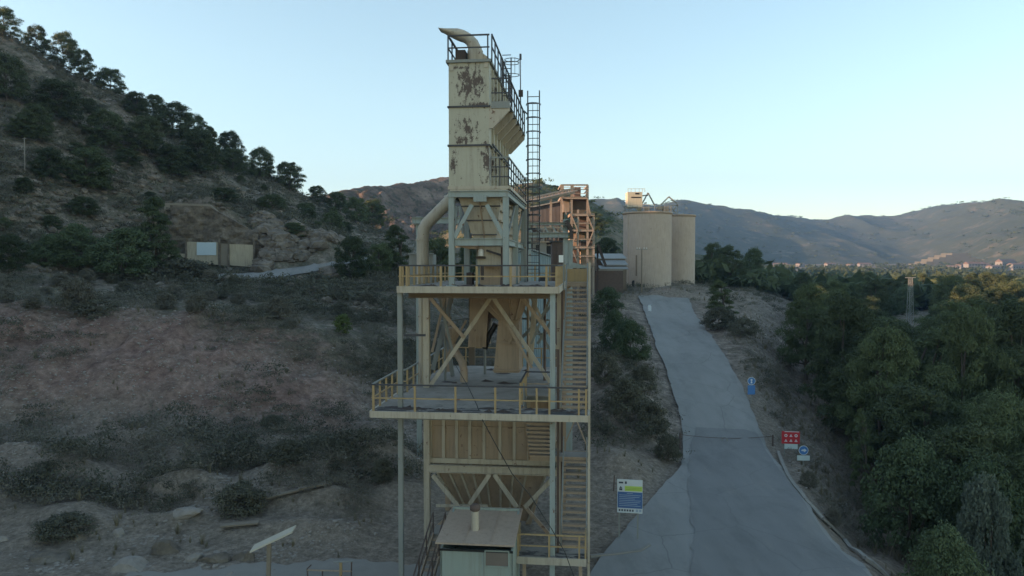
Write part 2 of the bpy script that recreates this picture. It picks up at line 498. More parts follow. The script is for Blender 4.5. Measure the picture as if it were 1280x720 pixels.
# ------------------------------------------------------------------ the ground: one sheet out to the horizon
def soil_material():
    m, nt, b, new, lk = node_mat('soil')
    oc = coords(nt)
    def attr(n):
        a = new('ShaderNodeAttribute'); a.attribute_name = n; return a.outputs['Fac']
    big = noise(nt, oc, 0.07, 5, 0.6)
    mid = noise(nt, oc, 0.55, 7, 0.65)
    fin = noise(nt, oc, 5.0, 6, 0.7)
    base = ramp(nt, mid, [(0.3, (0.105, 0.085, 0.070)), (0.5, (0.205, 0.167, 0.138)), (0.7, (0.35, 0.29, 0.24))])
    c = mix(nt, math_n(nt, 'MULTIPLY', big, 0.35), base, (0.14, 0.125, 0.10))
    red = ramp(nt, noise(nt, oc, 0.8, 8, 0.7), [(0.3, (0.115, 0.069, 0.056)), (0.55, (0.225, 0.147, 0.121)), (0.75, (0.35, 0.25, 0.21))])
    rm = math_n(nt, 'MULTIPLY', attr('red_soil'), ramp(nt, noise(nt, oc, 0.22, 5, 0.6), [(0.3, 0.55), (0.6, 1.0)]))
    c = mix(nt, rm, c, red)
    gr = ramp(nt, fin, [(0.3, (0.13, 0.108, 0.087)), (0.7, (0.30, 0.25, 0.20))])
    c = mix(nt, attr('gravel'), c, gr)
    rk = ramp(nt, noise(nt, coords(nt, 'Object', (0.5, 0.5, 1.6)), 0.8, 9, 0.72), [(0.3, (0.09, 0.075, 0.06)), (0.5, (0.21, 0.175, 0.14)), (0.7, (0.33, 0.28, 0.22))])
    c = mix(nt, attr('rock'), c, rk)
    gs = ramp(nt, noise(nt, oc, 1.6, 7, 0.7), [(0.35, (0.065, 0.068, 0.045)), (0.7, (0.14, 0.13, 0.09))])
    c = mix(nt, math_n(nt, 'MULTIPLY', attr('scrub'), ramp(nt, noise(nt, oc, 0.5, 6, 0.65), [(0.38, 0.0), (0.6, 0.85)])), c, gs)
    # bare pale pebbles
    vor = new('ShaderNodeTexVoronoi'); vor.inputs['Scale'].default_value = 3.2; lk(oc, vor.inputs['Vector'])
    pb = ramp(nt, vor.outputs['Distance'], [(0.10, 0.55), (0.2, 0.0)])
    c = mix(nt, pb, c, (0.30, 0.27, 0.235))
    grit = ramp(nt, noise(nt, oc, 2.2, 10, 0.8), [(0.36, 0.62), (0.62, 1.28)])
    c = mix(nt, 1.0, c, grit, 'MULTIPLY')
    lk(c, b.inputs['Base Color'])
    b.inputs['Roughness'].default_value = 0.95
    b.inputs['Specular IOR Level'].default_value = 0.15
    h = math_n(nt, 'ADD', math_n(nt, 'MULTIPLY', mid, 0.6), math_n(nt, 'MULTIPLY', fin, 0.25))
    bump(nt, h, 0.8, 0.5, b)
    return m
M['soil'] = soil_material()

def build_ground():
    t = np.concatenate([np.linspace(-9, -2.2, 60)[:-1], np.linspace(-2.2, -0.85, 90)[:-1], np.linspace(-0.85, 0.80, 370)[:-1], np.linspace(0.80, 2.4, 40)])
    y = np.concatenate([np.linspace(-70, 12, 28)[:-1], np.geomspace(12, 300, 360)[:-1], np.geomspace(300, 6200, 70)])
    Tg, Yg = np.meshgrid(t, y)
    w = np.sqrt(np.maximum(Yg, 0) ** 2 + 18.0 ** 2)
    X = 7500 * np.tanh(Tg * w / 7500)
    Z = hz(X, Yg)
    Z = Z - 0.14 * sstep(0.35, 0.9, roadmask(X, Yg)) * sstep(11, 15, Yg)
    V = np.stack([X, Yg, Z], -1).reshape(-1, 3)
    ny, nx = X.shape
    i = np.arange(ny * nx).reshape(ny, nx)
    F = np.stack([i[:-1, :-1], i[:-1, 1:], i[1:, 1:], i[1:, :-1]], -1).reshape(-1, 4)
    me = mesh_np('ground', V, F, M['soil'], True)
    tx = (X / np.maximum(Yg, 25)).ravel(); yy = Yg.ravel(); xx = X.ravel()
    wob = 3 * fbm(xx / 8, yy / 8, 55)
    red = sstep(47, 53, yy + wob) * sstep(70, 64, yy + wob) * sstep(-0.14, -0.30, tx)
    red = np.maximum(red, 0.4 * sstep(36, 44, yy) * sstep(56, 48, yy) * sstep(-0.4, -0.55, tx))
    rock = sstep(104, 108, yy) * sstep(128, 121, yy) * sstep(-0.40, -0.36, tx) * sstep(-0.22, -0.26, tx)
    rock = np.maximum(rock, 0.55 * sstep(120, 140, yy) * sstep(-0.62, -0.70, tx) * sstep(0.4, 0.6, fbm(xx / 9, yy / 9, 77) + 0.5))
    grav = sstep(56, 48, yy) * sstep(0.62, 0.2, tx + 0 * yy) * sstep(-1.2, -0.5, tx) * 0.8
    grav = np.maximum(grav, 0.7 * sstep(104, 112, yy) * sstep(150, 135, yy) * sstep(0.1, 0.14, tx) * sstep(0.38, 0.3, tx))
    grav = np.maximum(grav, .9 * sstep(.29, .33, tx) * sstep(.56, .44, tx) * sstep(26, 32, yy) * sstep(80, 66, yy))
    scr = sstep(60, 68, yy) * sstep(0.05, -0.05, tx) + sstep(0.42, 0.52, tx) * sstep(40, 60, yy)
    for nme, a in (('red_soil', red), ('rock', rock), ('gravel', grav), ('scrub', np.clip(scr, 0, 1))):
        at_ = me.attributes.new(nme, 'FLOAT', 'POINT')
        at_.data.foreach_set('value', np.ascontiguousarray(a, dtype=np.float32))
    tag(link('ground', me), kind='structure')
build_ground()

# ------------------------------------------------------------------ roads
def asphalt(name, dark, light, crack=0.0):
    m, nt, b, new, lk = node_mat(name)
    oc = coords(nt)
    a = noise(nt, oc, 0.25, 5, 0.6); f = noise(nt, oc, 14, 4, 0.7)
    w = noise(nt, coords(nt, 'Object', (1.2, 0.12, 1)), 0.8, 4, 0.6)
    mm = math_n(nt, 'ADD', math_n(nt, 'MULTIPLY', a, 0.5), math_n(nt, 'MULTIPLY', w, 0.5))
    c = ramp(nt, mm, [(0.32, dark), (0.68, light)])
    c = mix(nt, math_n(nt, 'MULTIPLY', f, 0.4), c, tuple(x * 1.35 for x in light))
    vor = new('ShaderNodeTexVoronoi'); vor.feature = 'DISTANCE_TO_EDGE'; vor.inputs['Scale'].default_value = 0.22
    wob = new('ShaderNodeMix'); wob.data_type = 'RGBA'
    nn = new('ShaderNodeTexNoise'); nn.inputs['Scale'].default_value = 0.9; lk(oc, nn.inputs['Vector'])
    wob.inputs[0].default_value = 0.25; lk(oc, wob.inputs[6]); lk(nn.outputs['Color'], wob.inputs[7])
    lk(wob.outputs[2], vor.inputs['Vector'])
    cr = ramp(nt, vor.outputs['Distance'], [(0.0, crack), (0.006, 0.0)])
    c = mix(nt, cr, c, (0.02, 0.02, 0.02))
    st = ramp(nt, noise(nt, coords(nt, 'Object', (0.9, 0.35, 1)), 0.55, 8, 0.7), [(0.50, 0.0), (0.72, 0.45)])
    c = mix(nt, st, c, tuple(x * .62 for x in dark))
    du = ramp(nt, noise(nt, coords(nt, 'Object', (1.1, 0.3, 1)), 0.8, 9, 0.75), [(0.56, 0.0), (0.75, 0.4)])
    c = mix(nt, du, c, (0.30, 0.27, 0.23))
    lk(c, b.inputs['Base Color']); b.inputs['Roughness'].default_value = 0.88
    b.inputs['Specular IOR Level'].default_value = 0.2
    bump(nt, f, 0.25, 0.02, b)
    return m
M['road'] = asphalt('old_asphalt', (0.185, 0.18, 0.172), (0.245, 0.24, 0.23), 0.35)
M['road_dark'] = asphalt('newer_asphalt', (0.145, 0.142, 0.140), (0.195, 0.192, 0.188), 0.2)

def sheet(name, rows, mat, across, lift, kind='structure', grow=0.0):
    """rows: (y, xl, xr) -> a strip lying on the ground"""
    V = []; F = []
    for (y, xl, xr) in rows:
        for k in range(across + 1):
            x = xl + (xr - xl) * k / across
            V.append((x, y))
    V = np.array(V)
    z = hz(V[:, 0], V[:, 1], True) + lift
    n = across + 1
    for i in range(len(rows) - 1):
        for k in range(across):
            F.append((i * n + k, i * n + k + 1, (i + 1) * n + k + 1, (i + 1) * n + k))
    me = mesh_np(name, np.column_stack([V, z]), np.array(F), mat, True)
    return tag(link(name, me), kind=kind)

ys = np.geomspace(16, 112, 150)
def wig(y, s, a=0.26): return a * fbm(np.array([y / 1.6]), np.array([s * 7.7]), 31, 3)[0]
rows = [(y, float(np.interp(y, RD, RL)) * y + wig(y, 1), float(np.interp(y, RD, RR)) * y + wig(y, 2)) for y in ys]
sheet('road', rows, M['road'], 24, 0.03)
pr = []
for y in np.geomspace(27, 56.5, 60):
    l = np.interp(y, [26, 31.6, 36, 41, 46, 49, 53, 57], [860, 866, 868, 866, 862, 860, 866, 872])
    r = np.interp(y, RD, RR)
    pr.append((y, (l - 640) / FPX * y + wig(y, 5, 0.35), r * y - 0.35 + wig(y, 6, 0.12)))
sheet('asphalt_patch', pr, M['road_dark'], 24, 0.06)

# old kerb on the right of the road
kp = MB()
pts = [ground_at(px, py) for px, py in ((973, 566), (978, 580), (984, 594), (993, 608), (1007, 626), (1028, 650), (1055, 676), (1082, 699), (1110, 722), (1160, 758))]
for a, b in zip(pts[:-1], pts[1:]):
    n = 3
    for k in range(n):
        p = a.lerp(b, k / n); q = a.lerp(b, (k + 0.97) / n)
        p.z = h1(p.x, p.y) + 0.06; q.z = h1(q.x, q.y) + 0.06
        kp.bar(p, q, 0.22, 0.14)
tag(kp.build('kerb', M['concrete']), kind='structure')

# the upper road past the ruin
lo = [(250, 352), (300, 352), (345, 349.5), (395, 341), (430, 333), (470, 326)]
hi = [(262, 345), (305, 343), (345, 339.5), (388, 333.5), (425, 328.5), (468, 322)]
V = []; F = []
def samp(pl, u):
    u *= len(pl) - 1; i = min(int(u), len(pl) - 2); f = u - i
    return pl[i][0] * (1 - f) + pl[i + 1][0] * f, pl[i][1] * (1 - f) + pl[i + 1][1] * f
UPPER = []
for i in range(41):
    a = ground_at(*samp(lo, i / 40), dmin=80); b = ground_at(*samp(hi, i / 40), dmin=80)
    UPPER.append(tuple(a.lerp(b, .5)[:2]))
    for k in range(7):
        p = a.lerp(b, k / 6)
        V.append((p.x, p.y, max(h1(p.x, p.y), p.z) + 0.22))
for i in range(40):
    for k in range(6):
        F.append((i * 7 + k, (i + 1) * 7 + k, (i + 1) * 7 + k + 1, i * 7 + k + 1))
tag(link('upper_road', mesh_np('upper_road', np.array(V), np.array(F), M['road'], True)), kind='structure')

# paved strip along the foot of the picture, left of the tower
rows = []
for x in np.linspace(-26, -4.6, 50):
    pass
V = []; F = []
for i, x in enumerate(np.linspace(-16.5, -3.0, 60)):
    y0 = 20.0; y1 = 32.5 + 0.35 * math.sin(x * 0.6) + wig(x * 3, 3, 0.5) - 0.12 * max(0, -x - 10) ** 1.3
    for k in range(9):
        y = y0 + (y1 - y0) * k / 8
        V.append((x, y, h1(x, y) + 0.05))
for i in range(59):
    for k in range(8):
        F.append((i * 9 + k, (i + 1) * 9 + k, (i + 1) * 9 + k + 1, i * 9 + k + 1))
tag(link('paved_yard', mesh_np('paved_yard', np.array(V), np.array(F), M['concrete'], True)), kind='structure')

# ------------------------------------------------------------------ hills far behind
def hill_material(name, c0, c1, c2, green, gscale=0.02, gth=0.5, strat=False):
    m, nt, b, new, lk = node_mat(name)
    oc = coords(nt)
    n = noise(nt, coords(nt, 'Object', (1, 1, 3.0)) if strat else oc, gscale * 0.8, 9, 0.68)
    c = ramp(nt, n, [(0.33, c0), (0.5, c1), (0.68, c2)])
    g = noise(nt, oc, gscale * 4, 8, 0.75)
    gf = ramp(nt, g, [(gth - 0.04, 0.0), (gth + 0.06, 0.9)])
    c = mix(nt, gf, c, mix(nt, noise(nt, oc, gscale * 12, 4), green, tuple(x * 1.7 for x in green)))
    lk(c, b.inputs['Base Color']); b.inputs['Roughness'].default_value = 0.95
    b.inputs['Specular IOR Level'].default_value = 0.1
    bump(nt, n, 1.0, 6.0 if not strat else 3.0, b)
    return m

def hill(name, prof, D0, Dr, D1, mat, amp, wl, power=1.0, base=-16.0, seed=5, nx=260, ny=90, ridged=False, near=None):
    """prof: skyline [(px, py)]; the ridge stands at distance Dr, the foot at D0, the back at D1"""
    px = np.linspace(prof[0][0], prof[-1][0], nx)
    py = np.interp(px, [p[0] for p in prof], [p[1] for p in prof])
    kk = np.hanning(9); kk /= kk.sum(); py = np.convolve(np.pad(py, 4, mode='edge'), kk, mode='valid')
    t = (px - 640) / FPX
    zr = (330 - py) / FPX * Dr
    d = np.concatenate([np.linspace(D0, Dr, int(ny * 0.7)), np.linspace(Dr, D1, ny - int(ny * 0.7) + 1)[1:]])
    Tg, Dg = np.meshgrid(t, d)
    u = np.where(Dg <= Dr, (Dg - D0) / (Dr - D0), 1 - (Dg - Dr) / (D1 - Dr) * 0.9)
    sc = np.ones_like(px) if near is None else np.interp(px, near[0], near[1])
    kk2 = np.hanning(41); kk2 /= kk2.sum(); sc = np.convolve(np.pad(sc, 20, mode='edge'), kk2, mode='valid')
    zr = zr * sc; base = base * sc[None, :]
    Dn = Dg; Dg = Dg * sc[None, :]
    X = Tg * Dg
    s = sstep(0, 1, u) * 0.5 + 0.5 * np.clip(u, 0, 1) ** power
    Z = base + (zr[None, :] - base) * s
    nz = fbm(X / wl, Dg / wl, seed, 6, 0.55)
    if ridged: nz = 0.55 - 2 * np.abs(fbm(X / wl, Dg / (wl * 2.2), seed, 5, 0.5)) + 0.35 * nz
    Z = Z + amp * nz * np.clip(u * 3, 0, 1) * (1.0 - 0.8 * sstep(0.8, 1.0, u))
    Z += CAMZ
    V = np.stack([X, Dg, Z], -1).reshape(-1, 3)
    n, m_ = X.shape
    i = np.arange(n * m_).reshape(n, m_)
    F = np.stack([i[:-1, :-1], i[:-1, 1:], i[1:, 1:], i[1:, :-1]], -1).reshape(-1, 4)
    me = mesh_np(name, V, F, mat, True)
    tag(link(name, me), kind='structure')
    return X, Dg, Z, u

M['hill_far'] = hill_material('far_hill_scrub', (0.07, 0.07, 0.048), (0.11, 0.10, 0.068), (0.17, 0.15, 0.10), (0.035, 0.045, 0.028), 0.006, 0.41)
mtz = [(-1000, 300), (-600, 600), (-300, 690), (-150, 640), (0, 430), (100, 350), (190, 180), (260, 40)]  # heights of an unseen mountain, added to cast shade on the far hills
hill('shadow_mountain', [(p, 330 - z * FPX / 1650) for p, z in mtz], 1150, 1650, 2300, M['hill_far'], 30, 300, 1.0, -5, 15, 160, 60)
M['cliff'] = hill_material('cliff_rock', (0.06, 0.045, 0.036), (0.165, 0.125, 0.10), (0.28, 0.22, 0.18), (0.04, 0.046, 0.03), 0.06, 0.54, True)
M['hill'] = hill_material('scrub_hill', (0.10, 0.09, 0.065), (0.16, 0.14, 0.10), (0.23, 0.20, 0.15), (0.04, 0.05, 0.03), 0.02, 0.47)
hillpts = []
hillpts.append((hill('cliff_hill', [(250, 262), (330, 252), (400, 243), (432, 237), (470, 233), (500, 230), (528, 227), (545, 227), (560, 224), (600, 230), (640, 240), (700, 262), (760, 290), (800, 315)],
     300, 470, 640, M['cliff'], 30, 46, 2.4, -4, 5, near=([250, 420, 800], [.62, .75, 1.3])), 450, (0.9, 2.2)))
hillpts.append((hill('wooded_hill', [(480, 330), (560, 290), (610, 250), (650, 232), (672, 229), (690, 233), (715, 244), (740, 252), (770, 268), (800, 288), (840, 308), (900, 326)],
     190, 300, 430, M['hill'], 7, 45, 1.0, -6, 9), 420, (1.2, 2.8)))
hillpts.append((hill('far_hill', [(560, 262), (640, 256), (720, 252), (745, 250), (790, 256), (825, 258), (850, 250), (880, 257), (905, 262), (950, 269), (1000, 275), (1040, 276), (1065, 273), (1090, 271), (1130, 269), (1155, 265), (1180, 260), (1215, 257), (1245, 255), (1280, 256), (1340, 252), (1440, 262), (1600, 250), (1750, 270)],
     1250, 2300, 3300, M['hill_far'], 46, 460, 1.2, -10, 13, 420, 110, True, ([560, 800, 1010, 1130, 1290, 1600], [.50, .76, 1.0, 1.1, .70, .45])), 1500, (4, 8)))

# ------------------------------------------------------------------ the processing tower
TA = R(6.0)                                       # the tower stands turned 6 degrees
TO = Vector((-1.52, 29.68, 0.0))                  # middle of its front column line, on the yard
UA = Vector((math.cos(TA), -math.sin(TA), 0)); VA = Vector((math.sin(TA), math.cos(TA), 0))
def L(px, py, v):
    """tower coordinates (u across, v back, z up) of a point read off the photograph on the plane v"""
    d = ray(px, py)
    o = Vector((0, 0, CAMZ)) - TO
    s = (v - o.dot(VA)) / d.dot(VA)
    p = o + d * s
    return Vector((p.dot(UA), v, p.z))
def Lu(px, v): return L(px, 360, v).x
def Lz(py, v): return L(600, py, v).z

M['filter'] = painted('filter_cream_paint', (0.40, 0.375, 0.30), 0.05, 0.32,
    rustcol=(.055,.038,.032), patches=((Lu(588, 1), 1, Lz(105, 1), 1.0, 3, 1.15, 0.615), (Lu(584, 1), 1, Lz(160, 1), 0.9, 3, 1.1, 0.655),
             (Lu(582, 1), 1, Lz(174, 1), 0.75, 3, 0.4, 0.63), (Lu(567, 1), 1, Lz(203, 1), 0.25, 3, 1.0, 0.63),
             (Lu(600, 1), 1, Lz(131, 1), .9, 3, .22, .60), (Lu(575, 1), 1, Lz(84, 1), .8, 3, .16, .62), (Lu(610, 1), 1, Lz(205, 1), .16, 3, 1.3, .60),
             (Lu(612, 2.5), 2.5, Lz(110, 2.5), 0.4, 1.6, 1.6, 0.60), (Lu(612, 2), 2, Lz(205, 2), 0.45, 2.2, 1.3, 0.60)))
def deck_material():
    m, nt, b, new, lk = node_mat('dusty_deck')
    oc = coords(nt)
    n = noise(nt, oc, 0.8, 6, 0.65)
    c = ramp(nt, n, [(0.3, (0.20, 0.175, 0.15)), (0.7, (0.33, 0.30, 0.27))])
    n2 = noise(nt, coords(nt, 'Object', (0.7, 2.4, 1)), 1.4, 8, 0.7)
    sep = new('ShaderNodeSeparateXYZ'); lk(oc, sep.inputs[0])
    edge = ramp(nt, math_n(nt, 'MULTIPLY', math_n(nt, 'ADD', sep.outputs[1], 1.0), 0.3), [(0.05, 0.22), (0.6, 0.0)])
    f = ramp(nt, math_n(nt, 'ADD', n2, edge), [(0.62, 0.0), (0.66, 0.9)])
    lk(mix(nt, f, c, (0.035, 0.033, 0.036)), b.inputs['Base Color'])
    b.inputs['Roughness'].default_value = 0.95
    bump(nt, n2, 0.3, 0.04, b)
    return m
M['deck'] = deck_material()

zU = Lz(359, -0.2); zL = Lz(517, -0.9); zS = Lz(694, -0.3)
uCL = Lu(500, 0); uCR = Lu(691, 0)
tower = empty('processing_tower', TO, -TA, 'tall cream and grey steel plant tower with two railed decks, hopper and zigzag stairs', 'industrial tower')

def rail_run(parent, name, pts, h, post_us, mat_post, mat_top, mat_mid, post_w=0.07, mids=(0.5,), top_r=0.03, toe=True):
    """guard rail along pts (list of local points on the deck); posts at fractions of each segment"""
    g = MB()
    for a, b in zip(pts[:-1], pts[1:]):
        a = Vector(a); b = Vector(b)
        g.bar(a + Vector((0, 0, h)), b + Vector((0, 0, h)), top_r * 2, top_r * 2)
    o = g.build(name, mat_top, parent)
    mm = MB()
    for a, b in zip(pts[:-1], pts[1:]):
        a = Vector(a); b = Vector(b)
        for f in mids: mm.bar(a + Vector((0, 0, h * f)), b + Vector((0, 0, h * f)), 0.045, 0.05)
    mm.build('mid_rail', mat_mid, o)
    pm = MB().box((-post_w / 2, -post_w / 2, -0.12), (post_w / 2, post_w / 2, h - top_r)).mesh('rail_post', mat_post)
    for (p) in post_us:
        link('rail_post', pm, o, loc=p)
    return o

def lerp(a, b, f): return Vector(a).lerp(Vector(b), f)

# columns
cm = MB().ibeam((0, 0, 0), (0, 0, 1), 0.19, 0.2, up=(0, 1, 0)).mesh('column', M['blue'])
def column(u, v, z0, z1, mat, w=0.2):
    MB().ibeam((u, v, z0), (u, v, z1), w, w, up=(0, 1, 0)).build('column', mat, tower)
u2L = Lu(533, 5); u2R = Lu(700, 5)
column(uCL, 0, -0.3, zU - 0.2, M['galv'], 0.19)
column(uCR, 0, -0.3, zU - 0.2, M['blue'], 0.21)
column(u2L, 5, -0.3, zL - 0.25, M['cream'], 0.28); column(u2L, 5, zL, zU - 0.45, M['cream'], 0.28)
column(u2R, 5, -0.3, zL - 0.25, M['cream'], 0.28); column(u2R, 5, zL, zU - 0.45, M['cream'], 0.28)
for uu in (u2L, u2R):
    column(uu, 10.2, -0.3, zL - 0.25, M['tan'], 0.28); column(uu, 10.2, zL, zU - 0.45, M['tan'], 0.28)

# upper deck
uU0 = Lu(498, -0.2); uU1 = Lu(697, -0.2)
ud = MB().box((uU0, -0.2, zU - 0.05), (uU1, 10.6, zU)).build('upper_deck', M['deck'], tower)
e = MB(); e.box((uU0 - .02, -0.28, zU - 0.24), (uU1 + .02, -0.203, zU + 0.03)); e.box((uU0 - 0.08, -0.2, zU - 0.24), (uU0 - .003, 10.6, zU + 0.03)); e.box((uU1 + .003, -0.2, zU - 0.24), (uU1 + 0.08, 10.6, zU + 0.03))
e.build('edge_channel', M['cream'], ud)
for v in (0.9, 3.0, 5.2, 7.4, 10.0):
    MB().ibeam((uU0 + 0.15, v, zU - 0.28), (uU1 - 0.15, v, zU - 0.28), 0.22, 0.44).build('floor_beam', M['beam'], ud)
jm = MB().ibeam((0, 1.0, zU - 0.16), (0, 9.9, zU - 0.16), 0.1, 0.2).mesh('joist', M['beam'])
for k in range(7):
    link('joist', jm, ud, loc=(uU0 + 0.5 + k * (uU1 - uU0 - 1) / 6, 0, 0))
# lower deck with an opening for the stairs below
uL0 = Lu(463, -0.9); uL1 = Lu(735, -0.9)
sA, sB = Lu(652, 0.4), Lu(688, 0.4)          # stair opening
ld = MB()
ld.box((uL0, -0.9, zL - 0.05), (uL1, 0.3, zL))
ld.box((uL0, 0.3, zL - 0.05), (sA, 3.3, zL)); ld.box((sB, 0.3, zL - 0.05), (3.42, 3.3, zL))
ld.box((uL0 + 0.3, 3.3, zL - 0.05), (3.42, 12.5, zL))
lower = ld.build('lower_deck', M['deck'], tower)
e = MB(); e.box((uL0 - .02, -0.98, zL - 0.24), (uL1 + .02, -0.903, zL + 0.02)); e.box((uL0 - 0.08, -0.9, zL - 0.24), (uL0 - .003, 3.3, zL + 0.02))
e.box((uL1 + .003, -0.9, zL - 0.24), (uL1 + 0.08, 0.3, zL + 0.02))
e.build('edge_channel', M['cream'], lower)
for v in (-0.6, 1.4, 3.6, 5.0, 8.0, 10.2):
    MB().ibeam((uL0 + 0.4, v, zL - 0.2), ((sA - 0.1) if 0.3 < v < 3.3 else 3.3, v, zL - 0.2), 0.16, 0.28).build('floor_beam', M['galv'], lower)
# loose dark sheets and dust heaps lying on the decks
rr = random.Random(4)
hp = MB()
for (dz, u0, u1, v0, v1, n) in ((zU, uU0 + .3, uU1 - .3, 0.0, 1.2, 26), (zL, uL0 + .3, uL1 - .4, -0.75, 0.2, 22), (zL, -2.4, 1.2, 5.5, 11, 10)):
    for k in range(n):
        u = rr.uniform(u0, u1); v = rr.uniform(v0, v1); r = rr.uniform(0.12, 0.5); h = rr.uniform(0.03, 0.12)
        an0 = rr.random() * 6
        ring = [(u + r * rr.uniform(.7, 1.3) * math.cos(an0 + a * 1.05), v + 0.45 * r * rr.uniform(.7, 1.3) * math.sin(an0 + a * 1.05), dz + 0.003) for a in range(6)]
        hp.add(ring + [(u + rr.uniform(-.1, .1), v, dz + h)], [(i, (i + 1) % 6, 6) for i in range(6)])
hp.build('debris', M['darkrust'], tower)['kind'] = 'stuff'

# guard rails
hU = Lz(332, -0.15) - zU; vF = -0.17
P = lambda u, v, z: Vector((u, v, z))
posts = [P(Lu(p, vF), vF, zU) for p in (500.5, 508.5, 551, 596, 638.5, 683)] + [P(uU1 - 0.05, vF, zU)]
rail_run(tower, 'upper_front_rail', [P(uU0, vF, zU), P(uU1, vF, zU)], hU, posts, M['yellow'], M['darkrail'], M['yellow'], 0.085)
posts = [P(uU0 + 0.03, 0.4 + k * 1.0, zU) for k in range(11)]
rail_run(tower, 'upper_side_rail', [P(uU0 + .03, vF, zU), P(uU0 + .03, 10.5, zU)], hU, posts, M['yellow'], M['darkrail'], M['yellow'], 0.085)
posts = [P(uU1 - 0.03, 0.25 + k * 0.6, zU) for k in range(12)]
rail_run(tower, 'upper_side_rail', [P(uU1 - .03, vF, zU), P(uU1 - .03, 6.8, zU)], hU, posts, M['yellow'], M['darkrail'], M['yellow'], 0.085)
rail_run(tower, 'upper_back_rail', [P(uU0, 10.5, zU), P(uU1, 10.5, zU)], hU, [P(uU0 + k * 0.8, 10.5, zU) for k in range(9)], M['yellow'], M['yellow'], M['yellow'], 0.085)
vG = -0.86; hL = Lz(483, vG) - zL
posts = [P(Lu(p, vG), vG, zL) for p in (466, 518, 569, 619, 650, 671, 687, 724, 733)]
rail_run(tower, 'lower_front_rail', [P(uL0, vG, zL), P(uL1, vG, zL)], hL, posts, M['yellow'], M['darkrail'], M['yellow'], 0.075)
rail_run(tower, 'lower_side_rail', [P(uL0 + .03, vG, zL), P(uL0 + .03, 3.2, zL), P(uL0 + .35, 3.35, zL), P(uL0 + .35, 12.3, zL)], hL,
         [P(uL0 + .03, -0.7 + k * 0.95, zL) for k in range(5)] + [P(uL0 + .35, 3.6 + k * 1.2, zL) for k in range(8)], M['yellow'], M['galv'], M['yellow'], 0.075)
rail_run(tower, 'opening_rail', [P(sA - .05, 0.35, zL), P(sA - .05, 3.25, zL), P(sB + .05, 3.25, zL)], hL,
         [P(sA - .05, 0.4 + k * 0.7, zL) for k in range(5)] + [P(sB + .05, 3.25, zL)], M['yellow'], M['darkrail'], M['tan'], 0.06)

# braces (front plane between the decks, then the plane behind)
def brace(p0, p1, v, w=0.16, mat='cream', h=None):
    a = L(*p0, v); b = L(*p1, v)
    MB().bar(a, b, w, h or w * 0.6, up=(0, 1, 0)).build('brace', M[mat], tower)
brace((617, 367), (538, 482), 4.95, 0.18); brace((613, 367), (688, 478), 4.9, 0.18)
brace((533, 367), (580, 422), 4.82, 0.16, 'tan'); brace((648, 367), (692, 422), 4.9, 0.16, 'tan')
brace((665, 460), (634, 405), 4.6, 0.12, 'tan')
brace((566, 366), (541, 462), 7.4, 0.22, 'galv'); brace((669, 366), (663, 455), 7.4, 0.26, 'cream')
brace((551, 366), (560, 420), 8.4, 0.2, 'tan'); brace((556, 400), (566, 470), 8.4, 0.2, 'galv')
brace((700, 370), (650, 425), 8.4, 0.15, 'galv'); brace((672, 430), (690, 400), 8.0, 0.14, 'galv')
brace((552, 366), (589, 410), 10.1, 0.12, 'galv'); brace((590, 364), (590, 456), 10.1, 0.34, 'beam')
brace((640, 364), (690, 440), 10.1, 0.15, 'galv')
brace((548, 367), (566, 440), 6.2, 0.12, 'galv')
brace((662, 367), (636, 430), 6.0, 0.12, 'tan')
brace((690, 367), (664, 430), 5.6, 0.11, 'galv')
brace((556, 450), (583, 400), 7.0, 0.1, 'tan')
brace((664, 372), (696, 436), 7.2, 0.12, 'cream')
brace((540, 440), (556, 372), 6.8, 0.12, 'tan')
brace((505, 419), (532, 419), 2.5, 0.1, 'darkrail')

# chutes hanging under the upper deck
def slab_poly(name, pts, v0, v1, mat, parent=tower):
    a = [L(px, py, v0) for px, py in pts]
    return MB().prism(a, (0, v1 - v0, 0)).build(name, M[mat], parent)
main = slab_poly('chute', [(626, 366), (648, 366), (649, 466), (617, 466)], 6.2, 8.0, 'tan')
for py in (396, 428, 463):
    a = L(616 if py > 450 else 622, py, 6.1); b = L(651, py, 6.1)
    MB().bar(a, b, 0.12, 0.08).build('flange', M['tan'], main)
bx = slab_poly('chute', [(588, 366), (612, 366), (607, 434), (585, 434)], 6.6, 8.4, 'tan')
rb = MB()
for px in (589, 594, 599, 604):
    rb.bar(L(px, 420, 6.52), L(px, 434, 6.52), 0.05, 0.05)
rb.build('rib', M['tan'], bx)
slab_poly('chute', [(596, 366), (626, 366), (621, 398), (605, 398)], 6.8, 8.2, 'rust')
cone_ = MB().frustum([L(622, 400, 5.9), L(648, 400, 5.9), L(647, 399, 8.2), L(624, 399, 8.2)], [L(586, 366, 5.5), L(662, 366, 5.5), L(656, 366, 8.8), L(590, 366, 8.8)]).build('collecting_cone', M['tan'], tower)
for px in (600, 618, 636, 652):
    MB().bar(L(px, 368, 5.44), L(622 + (px - 586) * .34, 399, 5.84), .07, .06).build('rib', M['tan'], cone_)
for (px, v, m_) in ((556, 7.0, 'galv'), (660, 8.8, 'tan'), (606, 9.4, 'galv'), (681, 7.6, 'rust')):
    MB().tube([P(Lu(px, v), v, zL), P(Lu(px, v), v, zU - .3)], .07, 8).build('riser_pipe', M[m_], tower)
for (pa, pb_, v) in (((548, 402), (600, 396), 9.6), ((640, 420), (694, 416), 9.2), ((650, 398), (696, 401), 8.9)):
    MB().tube([L(*pa, v), L(*pb_, v)], .05, 8).build('cross_pipe', M['galv'], tower)
rail_run(tower, 'lower_back_rail', [P(uL0 + .4, 12.4, zL), P(3.3, 12.4, zL)], hL, [P(uL0 + .5 + k * 1.1, 12.4, zL) for k in range(7)], M['yellow'], M['yellow'], M['yellow'], .075)
